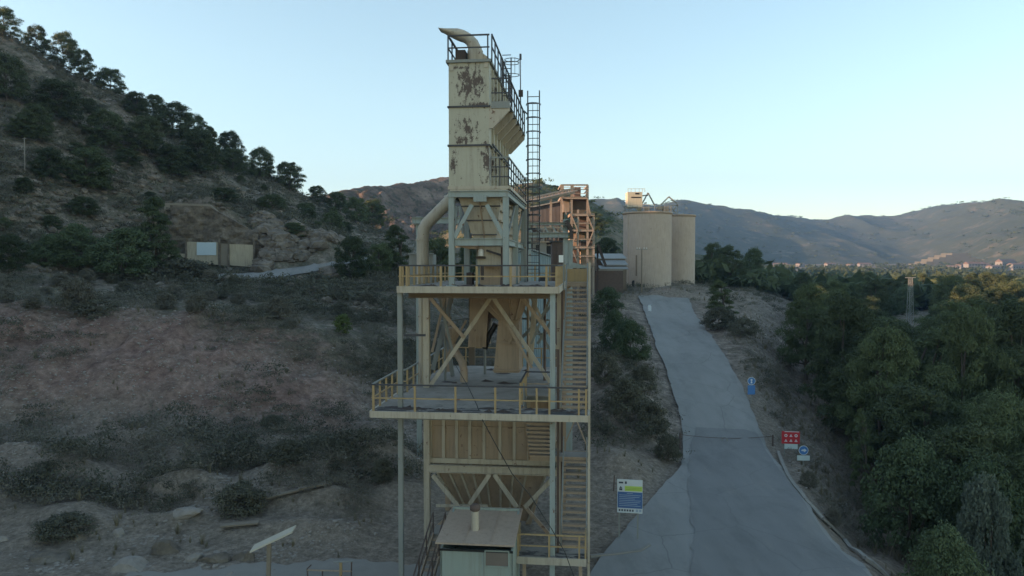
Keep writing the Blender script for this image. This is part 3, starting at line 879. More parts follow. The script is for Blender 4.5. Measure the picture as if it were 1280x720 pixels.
q = MB().tube([L(620, 405, 7), L(611, 420, 7), L(606, 436, 7)], 0.14, 10).build('hose', M['black'], tower)
sp = MB(); c = L(565, 424, 7); sp.lathe([(0.08, -0.42), (0.34, 0.2), (0.36, 0.55), (0.2, 0.62)], c, 16)
sp.build('dust_cone', M['tan'], tower)
MB().tube([L(566, 432, 7), L(571, 442, 6.8), L(577, 452, 6.5), L(580, 462, 6.3), L(580, 478, 6.2)], 0.19, 12).build('drop_pipe', M['tan'], tower)

# hopper between the columns below the lower deck
hv = 5.25; h0 = Lu(536, hv); h1u = Lu(690, hv); hzt = zL - 0.3; hzm = Lz(576, hv); hzb = Lz(664, hv)
hp = MB()
hp.box((h0, hv, hzm), (h1u, 10.0, hzt))
b0, b1 = Lu(578, hv + 1.4), Lu(660, hv + 1.4)
hp.frustum([(b0, hv + 1.6, hzb), (b1, hv + 1.6, hzb), (b1, 8.6, hzb), (b0, 8.6, hzb)], [(h0, hv, hzm - .004), (h1u, hv, hzm - .004), (h1u, 10.0, hzm - .004), (h0, 10.0, hzm - .004)])
hop = hp.build('hopper', M['tan'], tower)
for px in (537.5, 554, 570.5, 587, 605, 625, 643, 661, 688):
    u = Lu(px, hv - .05)
    MB().box((u - .07, hv - 0.12, hzm), (u + .07, hv - 0.003, hzt)).build('rib', M['cream'], hop)
    f = (u - h0) / (h1u - h0); ub = b0 + (b1 - b0) * f
    MB().bar((u, hv - 0.03, hzm - 0.05), (ub, hv + 1.55, hzb), 0.1, 0.12, up=(0, 1, 0)).build('rib', M['cream'], hop)
MB().box((h0 - .1, hv - 0.16, hzm - 0.12), (h1u + .1, hv - 0.125, hzm + 0.12)).build('flange', M['cream'], hop)
MB().box((h0, hv - 0.06, (hzm + hzt) / 2 - .04), (h1u, hv - 0.003, (hzm + hzt) / 2 + .04)).build('flange', M['tan'], hop)
MB().ibeam((u2L + .1, 4.85, Lz(587, 4.85)), (u2R - .1, 4.85, Lz(587, 4.85)), 0.22, 0.36).build('hopper_beam', M['cream'], tower)
MB().ibeam((u2L + .1, 10.2, Lz(587, 4.85)), (u2R - .1, 10.2, Lz(587, 4.85)), 0.22, 0.36).build('hopper_beam', M['tan'], tower)
for p0, p1 in (((541, 594), (574, 634)), ((612, 593), (587, 630)), ((618, 593), (646, 634)), ((689, 600), (656, 634))):
    brace(p0, p1, 4.78, 0.2)
brace((657, 634), (690, 672), 4.9, 0.16, 'tan'); brace((545, 632), (610, 632), 4.9, 0.13)
brace((573, 634), (545, 660), 4.9, 0.16, 'tan')
brace((672, 612), (648, 700), 8.5, 0.3, 'tan')

# stairs: flights climb along the right side
def flight(u0, u1, va, za, vb, zb, n, mat='tan', rails=(True, True), perf=False):
    st = MB()
    for u in (u0, u1):
        st.bar((u, va, za - 0.05), (u, vb, zb - 0.05), 0.05, 0.22)
    o = st.build('stair_flight', M[mat], tower)
    tm = MB()
    tm.box((u0 + .03, -0.13, -0.025), (u1 - .03, 0.13, 0.0)).box((u0 + .03, -0.13, -0.085), (u1 - .03, -0.118, -0.026))
    if perf:
        for k in range(9):
            u = u0 + .06 + (u1 - u0 - .12) * k / 8
            tm.bar((u, 0.12, 0), (u, 0.12, -0.16), 0.05, 0.02)
    me = tm.mesh('tread', M['tan'])
    for k in range(n):
        f = (k + 0.5) / n
        link('tread', me, o, loc=(0, va + (vb - va) * f, za + (zb - za) * f))
    for u, on in zip((u0, u1), rails):
        if not on: continue
        r = MB(); h = Vector((0, 0, 0.95))
        a = Vector((u, va, za)); b = Vector((u, vb, zb))
        r.bar(a + h, b + h, 0.05, 0.05); r.bar(a + h * 0.5, b + h * 0.5, 0.04, 0.04)
        for k in range(4):
            p = a.lerp(b, k / 3); r.bar(p, p + h, 0.05, 0.05)
        r.build('handrail', M['galv'], o)
    return o
uS0, uS1 = Lu(703, 1.5), Lu(734, 1.0)
zM1 = Lz(566, 4.0); zM2 = Lz(424, 4.0)
flight(uS0, uS1, 0.9, zS, 3.6, zM1, 14)
flight(sA + .06, sB - .06, 3.6, zM1, 0.75, zL, 12)
flight(uS0, uS1, 0.5, zL, 3.6, zM2, 14)
flight(uS0, uS1, 4.7, zM2, 7.6, zU, 12, perf=True)
def landing(u0, u1, v0, v1, z, mat='tan', name='landing'):
    o = MB().box((u0, v0, z - 0.06), (u1, v1, z)).build(name, M['deck'], tower)
    e = MB(); e.box((u0, v0 - .05, z - 0.2), (u1, v0 - .003, z + .02)); e.box((u0, v1 + .003, z - 0.2), (u1, v1 + .05, z + .02))
    e.box((u1 + .003, v0, z - 0.2), (u1 + .05, v1, z + .02))
    e.build('edge_channel', M[mat], o)
    return o
landing(sA, uS1 + .05, 3.65, 4.7, zM1); landing(uS0 - .05, uS1 + .05, 3.65, 4.65, zM2); landing(uU1 + .1, uS1 + .1, 7.65, 9.2, zU)
for (u, v, z0, z1) in ((uS1 + .1, 4.5, -0.3, zU + 1), (uS1 + .1, 0.35, -0.3, zM2 + 1.0), (uS0 - .12, 4.5, -0.3, zU - .1), (uS1 + .12, 9.0, zM2, zU + 1.1), (uS0 - .12, 0.35, zS, zM2)):
    MB().bar((u, v, z0), (u, v, z1), 0.1, 0.1).build('stair_post', M['cream'] if u > uS0 else M['rust'], tower)
MB().bar((uS0 - .1, 4.5, Lz(480, 4.5)), (uS1 + .1, 4.5, Lz(560, 4.5)), 0.08, 0.05).build('brace', M['tan'], tower)
MB().bar((uS1 + .1, 4.5, Lz(480, 4.5)), (uS0 - .1, 4.5, Lz(560, 4.5)), 0.08, 0.05).build('brace', M['tan'], tower)
# yellow sheet round the head of the stairs, with a pale cover above
ys_ = slab_poly('guard_sheet', [(707, 336), (737.5, 336), (737.5, 358), (722, 352), (712, 360), (707, 362)], 9.15, 9.2, 'yellow')
slab_poly('cover_sheet', [(709, 335), (716, 328), (726, 331), (742, 335)], 9.3, 10.0, 'blue')
cb = slab_poly('control_box', [(698.5, 319), (704, 319), (704, 328), (698.5, 328)], 3.0, 3.2, 'white')
MB().bar((uU1 + .12, 3.25, zU - 0.2), (uU1 + .12, 3.25, Lz(300, 3.2)), 0.07, 0.07).build('box_post', M['galv'], tower)

# small deck at the foot of the stairs
sd0, sd1 = Lu(647, -0.3), Lu(733, -0.3)
sd = MB().box((sd0, -0.3, zS - 0.06), (sd1, 1.1, zS)).build('foot_deck', M['deck'], tower)
MB().box((sd0 - .04, -0.37, zS - 0.26), (sd1 + .04, -0.303, zS + .03)).build('edge_channel', M['cream'], sd)
for u in (sd0 + .25, (sd0 + sd1) / 2, sd1 - .2):
    MB().bar((u, 0, 0), (u, 0, zS - .07), 0.14, 0.14).build('leg', M['tan'], sd)
hS = Lz(666, -0.3) - zS
rail_run(tower, 'foot_rail', [P(sd0, 1.0, zS), P(sd0, -.26, zS), P(sd1, -.26, zS), P(sd1, .6, zS)], hS,
         [P(sd0 + .02, -.26, zS), P(sd0 + .02, .4, zS), P(Lu(687, -.26), -.26, zS), P(sd1 - .25, -.26, zS), P(sd1, -.26, zS), P(sd1, .5, zS)], M['yellow'], M['yellow'], M['yellow'], 0.07)

# the loose black cable hanging down the front
cab = [L(567, 452, 5.0), L(575, 466, 3.4), L(585, 483, 1.8), L(596, 506, 0.2), L(603, 525, -1.0), L(622, 560, -1.0), L(640, 592, -1.0), L(662, 618, -1.0), L(676, 640, -0.9), L(690, 662, -0.8), L(706, 690, -0.7), L(718, 722, -0.6)]
tag(MB().tube(cab, 0.018, 6).build('cable', M['black'], tower))

# ------------------------------------------------------------------ the dust filter standing on the upper deck
fil = empty('dust_filter', TO, -TA, 'tall rust stained cream filter box on steel legs, with hooded outlet, on the upper deck', 'dust filter')
def part(mb, name, mat, parent=fil): return mb.build(name, M[mat], parent)
f0, f1 = Lu(561.5, 1), Lu(611.5, 1); fb = 8.6
fzt, fzb = Lz(78, 1), Lz(234, 1)
box = part(MB().box((f0, 1, fzb), (f1, fb, fzt)), 'filter_box', 'filter')
for py in (133, 181.5):
    z = Lz(py, 1); g = MB()
    g.box((f0 - .05, .94, z - .035), (f1 + .05, fb + .05, z + .035))
    part(g, 'seam_flange', 'darkrail', box)
for v in (1.9, 3.0, 4.1, 5.2, 6.3, 7.4):
    part(MB().box((f1 + .002, v - .05, fzb), (f1 + .09, v + .05, fzt - .1)), 'stiffener', 'filter', box)
part(MB().box((f0 - .1, .9, fzt + .003), (f1 + .1, fb + .1, fzt + .12)), 'top_plate', 'galv', box)
for (pu, pz) in ((565, 84), (608, 81)):
    part(MB().box((Lu(pu, 1) - .09, .96, Lz(pz, 1) - .12), (Lu(pu, 1) + .09, .996, Lz(pz, 1) + .12)), 'lifting_lug', 'cream', box)
# goose-neck outlet hood
gz = fzt + .12
gn = MB(); gv = 1.9
top = [(603.5, 66), (602, 60), (597, 50), (590, 43), (581, 38), (573, 36), (562, 36.3), (549, 37)]
bot = [(585, 66), (585, 60), (583, 56), (579, 53), (575, 52), (570, 50), (561, 45), (550, 38)]
vs = []; n = len(top)
for (a, b) in zip(top, bot):
    A = L(*a, gv); B = L(*b, gv)
    for k in range(12):
        an = 2 * math.pi * k / 12
        c = (A + B) / 2 + (A - B) / 2 * math.cos(an)
        vs.append((c.x, gv + 0.34 * math.sin(an), c.z))
fs = [(i * 12 + k, i * 12 + (k + 1) % 12, (i + 1) * 12 + (k + 1) % 12, (i + 1) * 12 + k) for i in range(n - 1) for k in range(12)]
gn.add(vs, fs, True)
A = L(594, 78, gv)
part(gn, 'outlet_hood', 'cream')
part(MB().lathe([(0.34, 0), (0.34, L(594, 64, gv).z - gz)], (A.x, gv, gz), 16), 'outlet_pipe', 'cream')
part(MB().box((Lu(572, gv), gv - .4, gz), (Lu(584, gv), gv + .5, Lz(65, gv))), 'fan_motor', 'darkrust')
part(MB().prism([L(603, 66, gv), L(612, 73, gv), L(612, 77, gv), L(603, 77, gv)], (0, 1.2, 0)), 'sloped_cover', 'cream')
# roof rails
hr = Lz(43.5, 1) - (fzt + .12); zt = fzt + .12
rail_run(fil, 'roof_rail', [P(f0 - .02, 5.0, zt), P(f0 - .02, 1, zt), P(f1 + .02, 1, zt)], hr, [P(f0 - .02, 1, zt), P(f0 - .02, 1.9, zt), P(f0 - .02, 3.4, zt), P(f0 - .02, 4.9, zt), P(f1 - .05, 1, zt)], M['darkrail'], M['darkrail'], M['darkrail'], 0.055)
rail_run(fil, 'roof_rail', [P(f1 + .12, 1, zt), P(f1 + .12, 8.4, zt)], hr, [P(f1 + .12, 1 + k * 1.05, zt) for k in range(8)], M['darkrail'], M['darkrail'], M['darkrail'], 0.055)
part(MB().bar(P(f0 + .05, 1.05, zt + hr - .1), P(Lu(577, 1.2), 2.2, zt + .2), .07, .07), 'stay', 'darkrail')
# upper side walkway on slanted brackets
zw = Lz(131, 1); w1 = Lu(637.5, 1)
wk = part(MB().box((f1 + .1, 1, zw - .05), (w1, 8.3, zw)), 'walkway', 'galv')
part(MB().box((f1 + .1, .96, zw - .16), (w1, .997, zw + .12)), 'edge_channel', 'galv', wk)
for k in range(6):
    v = 1.0 + k * 1.42
    b = [P(f1 + .003, v, zw - .055), P(w1 - .02, v, zw - .055), P(w1 - .02, v, zw - .25), P(f1 + .15, v, zw - .98), P(f1 + .003, v, zw - .98)]
    part(MB().prism(b, (0, .14, 0)), 'bracket', 'cream', wk)
hw = Lz(98.5, 1) - zw
rail_run(fil, 'walkway_rail', [P(f1 + .1, 1.02, zw), P(w1 - .03, 1.02, zw), P(w1 - .03, 8.2, zw)], hw, [P(w1 - .03, 1.02 + k * 1.02, zw) for k in range(8)] + [P(w1 - .03, 1.02, zw)], M['darkrail'], M['darkrail'], M['darkrail'], 0.055, mids=(0.45,))
# base gallery
g0, g1 = Lu(560.5, .9), Lu(635.5, .9); gzb = Lz(242.5, .9)
ga = part(MB().box((g0 + .06, .95, gzb + .1), (g1 - .06, 9.3, fzb - .003)), 'base_gallery', 'cream')
part(MB().ibeam(P(g0, .86, gzb), P(g1, .86, gzb), .14, .26), 'edge_beam', 'blue', ga)
part(MB().ibeam(P(g1 - .04, 1, gzb), P(g1 - .04, 9.3, gzb), .14, .26), 'edge_beam', 'blue', ga)
part(MB().ibeam(P(g0 + .04, 1, gzb), P(g0 + .04, 9.3, gzb), .14, .26), 'edge_beam', 'blue', ga)
part(MB().box((g0 - .02, .93, fzb - .08), (g1 + .03, .998, fzb + .04)), 'edge_channel', 'cream', ga)
part(MB().box((g1 + .003, 1.0, fzb - .08), (g1 + .06, 9.3, fzb + .04)), 'edge_channel', 'cream', ga)
hg = Lz(197, 1) - fzb
rail_run(fil, 'gallery_rail', [P(f1 + .1, 1.02, fzb), P(g1, 1.02, fzb), P(g1, 9.2, fzb)], hg, [P(g1, 1.02 + k * 1.02, fzb) for k in range(9)] + [P(f1 + .45, 1.02, fzb)], M['darkrail'], M['galv'], M['darkrail'], 0.05, mids=(0.35, 0.68))
part(MB().bar(P(f1 + .16, 1, Lz(181, 1)), P(f1 + .16, 7.5, Lz(181, 1)), .06, .06), 'wall_rail', 'darkrail')
# legs, beams and knees
zB = Lz(302.5, .9)
l0, l1 = Lu(565, .95), Lu(632.5, .95)
for v in (.95, 4.9, 9.1):
    for u in (l0, l1):
        lg = part(MB().ibeam(P(u, v, zU + .004), P(u, v, gzb - .13), .24, .24, up=(0, 1, 0)), 'leg', 'blue')
        part(MB().box((u - .22, v - .22, zU + .003), (u + .22, v + .22, zU + .035)), 'foot_plate', 'blue', lg)
    part(MB().ibeam(P(l0 + .12, v - .02, zB), P(l1 - .12, v - .02, zB), .14, .3), 'cross_beam', 'blue')
for u in (l0, l1):
    part(MB().ibeam(P(u, 1.1, zB), P(u, 9.0, zB), .14, .26), 'cross_beam', 'blue')
    for v in (.95, 4.9):
        part(MB().bar(P(u, v + .1, zB), P(u, v + 3.8, gzb - .15), .1, .08, up=(1, 0, 0)), 'side_brace', 'galv')
def fbrace(p0, p1, v, w, mat='blue'):
    part(MB().bar(L(*p0, v), L(*p1, v), w, w * .6, up=(0, 1, 0)), 'brace', mat)
fbrace((590, 256), (568, 297), .9, .17); fbrace((608.5, 256), (630, 297), .9, .17)
fbrace((571, 258), (567, 290), 3.0, .14); fbrace((579, 292), (575, 258), 4.9, .14)
part(MB().box((Lu(592, .8), .78, Lz(252, .8)), (Lu(608, .8), .93, Lz(244, .8))), 'node_plate', 'blue')
for a, b in (((562, 244), (572, 244)), ((635, 244), (626, 244))):
    x = L(*a, .93); y = L(*b, .93)
    part(MB().prism([x, y, P(x.x + (y.x - x.x) * .25, .93, x.z - .5), P(x.x, .93, x.z - .5)], (0, .03, 0)), 'gusset', 'blue')
# long dust trough under the box
t0, t1 = Lu(571, 1.2), Lu(627, 1.2); bt0, bt1 = Lu(592, 1.2), Lu(617, 1.2); zb_ = Lz(304, 1.2)
tr = part(MB().frustum([(bt0, 1.7, zb_), (bt1, 1.7, zb_), (bt1, 8.4, zb_), (bt0, 8.4, zb_)], [(t0, 1.2, gzb + .09), (t1, 1.2, gzb + .09), (t1, 9.0, gzb + .09), (t0, 9.0, gzb + .09)]), 'dust_trough', 'cream')
for py in (257.5, 275, 293):
    z = Lz(py, 1.2); f = (z - zb_) / (gzb + .09 - zb_)
    a = bt0 + (t0 - bt0) * f; b = bt1 + (t1 - bt1) * f; vv = 1.7 - .5 * f
    part(MB().box((a - .03, vv - .06, z - .025), (b + .03, vv + .02, z + .025)), 'seam_flange', 'darkrail', tr)
for k, u in enumerate(((t0 + t1) / 2,)):
    part(MB().bar(P(u, 1.17, gzb), P((bt0 + bt1) / 2, 1.67, zb_), .05, .05), 'seam_flange', 'tan', tr)
for k in range(4):
    f = .12 + k * .2
    part(MB().bar(P(t1 + (bt1 - t1) * f + .06, 1.35 + f, gzb + (zb_ - gzb) * f), P(t1 + (bt1 - t1) * f + .06, 8.8, gzb + (zb_ - gzb) * f), .07, .07), 'rib', 'cream', tr)
sc = part(MB().box((Lu(597, 1.9), 1.9, zU + .9), (Lu(631, 1.9), 7.5, zb_ - .12)), 'screw_housing', 'cream')
part(MB().prism([L(563, 306, 1.4), L(596, 306, 1.4), L(596, 311, 1.4), L(585, 311, 1.4)], (0, 5, 0)), 'side_pan', 'tan')
part(MB().bar(L(608, 313, 1.8), L(633, 321, 1.8), .09, .09), 'pipe_stay', 'darkrail', sc)
part(MB().lathe([(.12, 0), (.12, .25), (.05, .3)], L(601, 320, 1.8), 12), 'valve', 'white', sc)
part(MB().bar(L(595, 322, 1.8), L(607, 322, 1.8), .12, .1), 'valve_bar', 'darkrust', sc)
part(MB().bar(L(603, 332, 1.8), L(603, 350, 1.8), .12, .1), 'valve_bar', 'darkrust', sc)
part(MB().tube([L(628, 309, 1.6), L(628, 340, 1.6), L(627, 356, 1.6)], .07, 8), 'drain_pipe', 'rust')
for (px, v) in ((582, 5.5), (597, 3.0), (646, 6.5), (657, 8.0)):
    part(MB().bar(P(Lu(px, v), v, zU), P(Lu(px, v), v, gzb - .1), .13, .13), 'inner_leg', 'blue' if px < 600 else 'galv')
part(MB().box((Lu(600, 3), 3, zU + .002), (Lu(640, 3), 6.5, zU + .898)), 'drive_box', 'tan')
part(MB().box((Lu(583, 3), 3, zU + .002), (Lu(590, 3), 3.6, zU + .55)), 'motor', 'darkrust')
# caged ladder beside the filter
lv = 9.0; la, lb = Lu(659.5, lv), Lu(674, lv); lz0, lz1 = zU, Lz(115, lv)
ld_ = MB()
for u in (la, lb): ld_.bar(P(u, lv, lz0), P(u, lv, lz1), .06, .06)
lad = part(ld_, 'caged_ladder', 'darkrail')
rm_ = MB().bar(P(la, lv, 0), P(lb, lv, 0), .035, .035).mesh('rung', M['darkrail'])
k = 0; z = lz0 + .3
while z < lz1 - .1:
    link('rung', rm_, lad, loc=(0, 0, z)); z += .36
def hoop(u0, u1, v, z, r):
    c = (u0 + u1) / 2
    pts = [P(c + math.cos(a) * r, v - .1 - math.sin(a) * r * 1.25, z) for a in np.linspace(-.25, math.pi + .25, 13)]
    g = MB()
    for a, b in zip(pts[:-1], pts[1:]): g.bar(a, b, .02, .06)
    return g
z = lz1 - .75
while z > lz1 - 8.5:
    part(hoop(la, lb, lv, z, .38), 'cage_hoop', 'darkrail', lad); z -= .72
for an in (.9, 1.57, 2.2):
    c = (la + lb) / 2
    part(MB().bar(P(c + math.cos(an) * .38, lv - .1 - math.sin(an) * .47, lz1 - .75), P(c + math.cos(an) * .38, lv - .1 - math.sin(an) * .47, lz1 - 8.3), .025, .025), 'cage_strip', 'darkrail', lad)
part(MB().bar(P(w1 - .03, 8.1, Lz(142, 8.5)), P(la, lv, Lz(142, 8.5)), .05, .05), 'ladder_stay', 'darkrail', lad)
part(MB().bar(P(g1, 8.8, Lz(222, 8.5)), P(la, lv, Lz(222, 8.5)), .05, .05), 'ladder_stay', 'darkrail', lad)
# short ladder with hoops from the walkway to the roof, and the mast
sv = 3.4; s0, s1 = Lu(628, sv), Lu(632, sv)
l2 = MB()
for u in (s0, s1 + .25): l2.bar(P(u, sv, zw), P(u, sv, Lz(73, sv)), .05, .05)
lad2 = part(l2, 'roof_ladder', 'darkrail')
rm2 = MB().bar(P(s0, sv, 0), P(s1 + .25, sv, 0), .03, .03).mesh('rung', M['darkrail'])
for k in range(9): link('rung', rm2, lad2, loc=(0, 0, zw + .3 + k * .3))
for py in (76, 80, 95):
    c0 = Lu(640, sv); pts = [P(c0 + math.cos(a) * .33, sv + math.sin(a) * .3, Lz(py, sv)) for a in np.linspace(0, 2 * math.pi, 15)]
    g = MB()
    for a, b in zip(pts[:-1], pts[1:]): g.bar(a, b, .025, .025)
    part(g, 'cage_hoop', 'darkrail', lad2)
for an in (0.3, 1.8, 3.5, 5.2):
    part(MB().bar(P(c0 + math.cos(an) * .33, sv + math.sin(an) * .3, Lz(96, sv)), P(c0 + math.cos(an) * .33, sv + math.sin(an) * .3, Lz(75, sv)), .02, .02), 'cage_strip', 'darkrail', lad2)
mv = 6.2; mu = Lu(650.5, mv)
ms = part(MB().bar(P(w1 - .03, mv, zw + .9), P(mu, mv, Lz(121, mv)), .05, .05).tube([P(mu, mv, Lz(126, mv)), P(mu, mv, Lz(70, mv))], [.03, .018], 8), 'mast', 'darkrail')
part(MB().box((mu - .09, mv - .08, Lz(122, mv)), (mu + .12, mv + .08, Lz(114, mv))), 'lamp_head', 'darkrust', ms)
part(MB().box((mu - .05, mv - .05, Lz(76, mv)), (mu + .05, mv + .05, Lz(69, mv))), 'mast_tip', 'darkrail', ms)

# the fat dust pipe on the left
pip = empty('dust_pipe', TO, -TA, 'fat cream pipe bending into the left side of the filter box', 'pipe')
pv = 5.6
a = [L(528.5, 362, pv), L(528.5, 300, pv), L(529.5, 287, pv), L(534, 279, pv), L(562, 251, pv), L(572, 241, pv)]
MB().tube(a, Lu(536, pv) - Lu(528.5, pv), 18).build('bent_pipe', M['cream'], pip)
for p, q in ((a[1], a[0]), (a[4], a[3])):
    d = (Vector(q) - Vector(p)).normalized()
    MB().tube([Vector(p) - d * .04, Vector(p) + d * .04], (Lu(536, pv) - Lu(528.5, pv)) + .05, 18).build('flange', M['cream'], pip)
MB().tube([L(526.5, 380, pv), L(526.5, 484, pv), L(527, 490, pv)], Lu(529.8, pv) - Lu(526.5, pv), 14).build('lower_pipe', M['cream'], pip)
MB().tube([L(526.5, 394, pv), L(526.5, 397, pv)], Lu(530.5, pv) - Lu(526.5, pv), 14).build('flange', M['cream'], pip)
MB().tube([L(526.5, 362.5, pv), L(526.5, 381, pv)], Lu(530, pv) - Lu(526.5, pv), 14).build('deck_collar', M['cream'], pip)
# grey box behind the pipe on the deck
tk = empty('tank_box', TO, -TA, 'grey sheet metal box behind the fat pipe at the left end of the upper deck', 'metal box')
slab_poly('body', [(511.5, 318), (541.5, 318), (541.5, 358), (511.5, 358)], 9.6, 10.4, 'galv', tk)
MB().bar(L(511, 317, 9.5), L(542, 317, 9.5), .1, .06).build('lid', M['galv'], tk)

# ------------------------------------------------------------------ control cabin at the foot
cabn = empty('control_cabin', TO, -TA, 'small pale green cabin with sloping beige roof under the hopper', 'cabin')
cv0 = -1.75; c0, c1 = Lu(549, cv0), Lu(641, cv0)
cv1 = 1.1; zf = Lz(688, cv0); zb2 = zf + .72
def wallpoly(u): return [(u, cv0, -.1), (u, cv1, -.1), (u, cv1, zb2 - .02), (u, cv0, zf - .02)]
MB().box((c0, cv0, -.1), (c1, cv0 + .08, zf)).build('front_wall', M['white'], cabn)
fw = cabn.children[0]
M['cabin'] = painted('pale_green_paint', (0.265, 0.305, 0.275), 0.12, 0.35)
fw.data.materials[0] = M['cabin']
for u in (c0, c1 - .08):
    MB().prism(wallpoly(u), (.08, 0, 0)).build('side_wall', M['cabin'], cabn)
MB().box((c0, cv1 - .08, -.1), (c1, cv1, zb2)).build('back_wall', M['cabin'], cabn)
ra = [L(543, 678, cv0 - .35), L(642, 682, cv0 - .35)]
rz = (zb2 - zf) / (cv1 - cv0)
e0, e1 = cv0 - .35, cv1 + .25
zr0, zr1 = Lz(680, e0), 0
r0, r1 = Lu(543, e0), Lu(643, e0)
zr1 = L(600, 633.5, e1).z
roof = MB().add([(r0, e0, zr0), (r1, e0, zr0), (r1, e1, zr1), (r0, e1, zr1), (r0, e0, zr0 - .07), (r1, e0, zr0 - .07), (r1, e1, zr1 - .07), (r0, e1, zr1 - .07)],
    [(0, 1, 2, 3), (7, 6, 5, 4), (0, 4, 5, 1), (1, 5, 6, 2), (2, 6, 7, 3), (3, 7, 4, 0)])
M['cabin_roof'] = painted('beige_roof', (0.38, 0.29, 0.225), 0.12, 0.35)
ro = roof.build('roof', M['cabin_roof'], cabn)
for f in (.36, .7):
    MB().bar((r0 + (r1 - r0) * f, e0 + .02, zr0 + .012), (r0 + (r1 - r0) * f, e1 - .02, zr1 + .012), .03, .02).build('roof_seam', M['cabin_roof'], ro)
vv = cv0 + .9; vu = Lu(593.5, vv); vz = zr0 + (zr1 - zr0) * (vv - e0) / (e1 - e0)
vp = MB().lathe([(.16, -.05), (.15, .78)], (vu, vv, vz), 14).build('vent_pipe', M['cream'], ro)
MB().lathe([(.14, .74), (.21, .8), (.21, .95), (.12, 1.02)], (vu, vv, vz), 14).build('vent_cap', M['rust'], vp)
wn0, wn1 = Lu(606, cv0), Lu(636, cv0); wz1 = Lz(687.5, cv0); wz0 = Lz(707, cv0)
wd = MB()
for a, b in (((wn0, wz0), (wn1, wz0)), ((wn0, wz1), (wn1, wz1)), ((wn0, wz0), (wn0, wz1)), ((wn1, wz0), (wn1, wz1))):
    wd.bar((a[0], cv0 - .03, a[1]), (b[0], cv0 - .03, b[1]), .05, .05, up=(0, 1, 0))
win = wd.build('window', M['cabin'], cabn)
MB().box((wn0 + .02, cv0 - .02, wz0 + .02), (wn1 - .02, cv0 - .006, wz1 - .02)).build('pane', M['glass'], win)
MB().box((Lu(604.5, cv0) - .015, cv0 - .025, 0), (Lu(604.5, cv0) + .015, cv0 - .003, zf)).build('wall_seam', M['galv'], fw)
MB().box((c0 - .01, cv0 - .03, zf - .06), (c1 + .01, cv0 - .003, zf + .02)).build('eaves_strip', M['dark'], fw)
# steps with handrails going down on the cabin's left
st = empty('cabin_steps', TO, -TA, 'narrow steel steps with sloping handrails left of the green cabin', 'steps')
def stepcase():
    a0, a1 = Lu(520, -.5), Lu(537, -.5)
    g = MB()
    top = (2.6, 1.35); bottom = (-1.6, -.1)
    for u in (a0, a1): g.bar((u, top[0], top[1]), (u, bottom[0], bottom[1]), .05, .2)
    g.build('stringer', M['tan'], st)
    tm = MB().box((a0 + .03, -.13, -.02), (a1 - .03, .13, .02)).mesh('tread', M['tan'])
    for k in range(7):
        f = (k + .5) / 7
        link('tread', tm, st, loc=(0, top[0] + (bottom[0] - top[0]) * f, top[1] + (bottom[1] - top[1]) * f))
    for u in (a0, a1):
        r = MB(); h = Vector((0, 0, 1.0)); A = Vector((u, top[0], top[1])); B = Vector((u, bottom[0], bottom[1]))
        r.bar(A + h, B + h, .05, .05); r.bar(A + h * .5, B + h * .5, .04, .04)
        for k in range(4):
            p = A.lerp(B, k / 3); r.bar(p - Vector((0, 0, .1)), p + h, .05, .05)
        r.build('handrail', M['rust'], st)
    MB().box((a0 - .1, 2.6, 1.25), (a1 + 1.0, 3.8, 1.35)).build('landing', M['concrete'], st)
    for u in (a0, a1 + .8):
        MB().bar((u, 3.6, 0), (u, 3.6, 1.25), .1, .1).build('leg', M['tan'], st)
stepcase()

# ------------------------------------------------------------------ the plant behind
def wbox(mb, x0, y0, x1, y1, D, depth, zmin=None):
    a = at(x0, y1, D); b = at(x1, y0, D)
    mb.box((a.x, D, a.z if zmin is None else zmin), (b.x, D + depth, b.z))
    return mb
def thing(name, px, py, D, label, cat, group=None):
    p = at(px, py, D)
    return empty(name, (p.x, p.y, h1(p.x, p.y)), 0, label, cat, group)
def sub(mb, name, mat, root, parent=None):
    """mesh given in world coordinates, hung under root"""
    o = mb.build(name, M[mat] if isinstance(mat, str) else mat, parent if parent is not None else root)
    base = root.location
    if parent is None or parent is root:
        o.location = -Vector(base)
    return o

# steel gantry with two girders just behind the filter
gt = thing('steel_gantry', 640, 330, 47, 'pale blue steel gantry with two long girders crossing behind the filter box', 'gantry')
D = 47
for (x0, y0, x1, y1) in ((655, 278, 708, 281.5), (655, 290.5, 710, 297), (515, 271.5, 575, 279.5)):
    m = MB(); a = at(x0, (y0 + y1) / 2, D); b = at(x1, (y0 + y1) / 2, D); h = (y1 - y0) / FPX * D
    m.ibeam(a, b, .35, h); sub(m, 'girder', 'blue', gt)
for px, py, dd in ((707, 274, D + .25), (713, 300, D + .3), (661, 278, D + .25), (523, 271, D + .3)):
    a = at(px, py, dd)
    sub(MB().ibeam((a.x, dd, h1(a.x, dd)), a, .3, .3, up=(0, 1, 0)), 'column', 'blue', gt)
a = at(707, 276, D); b = at(714.5, 288, D)
sub(MB().bar(a, b, .28, .3, up=(0, 1, 0)).bar(b, b - Vector((0.02, 0, .55)), .24, .28, up=(0, 1, 0)), 'end_arm', 'darkrust', gt)
for k in range(5):
    a = at(660 + k * 10, 281.5, D); b = at(665 + k * 10, 290.5, D)
    sub(MB().bar(a, b, .09, .09), 'lacing', 'blue', gt)

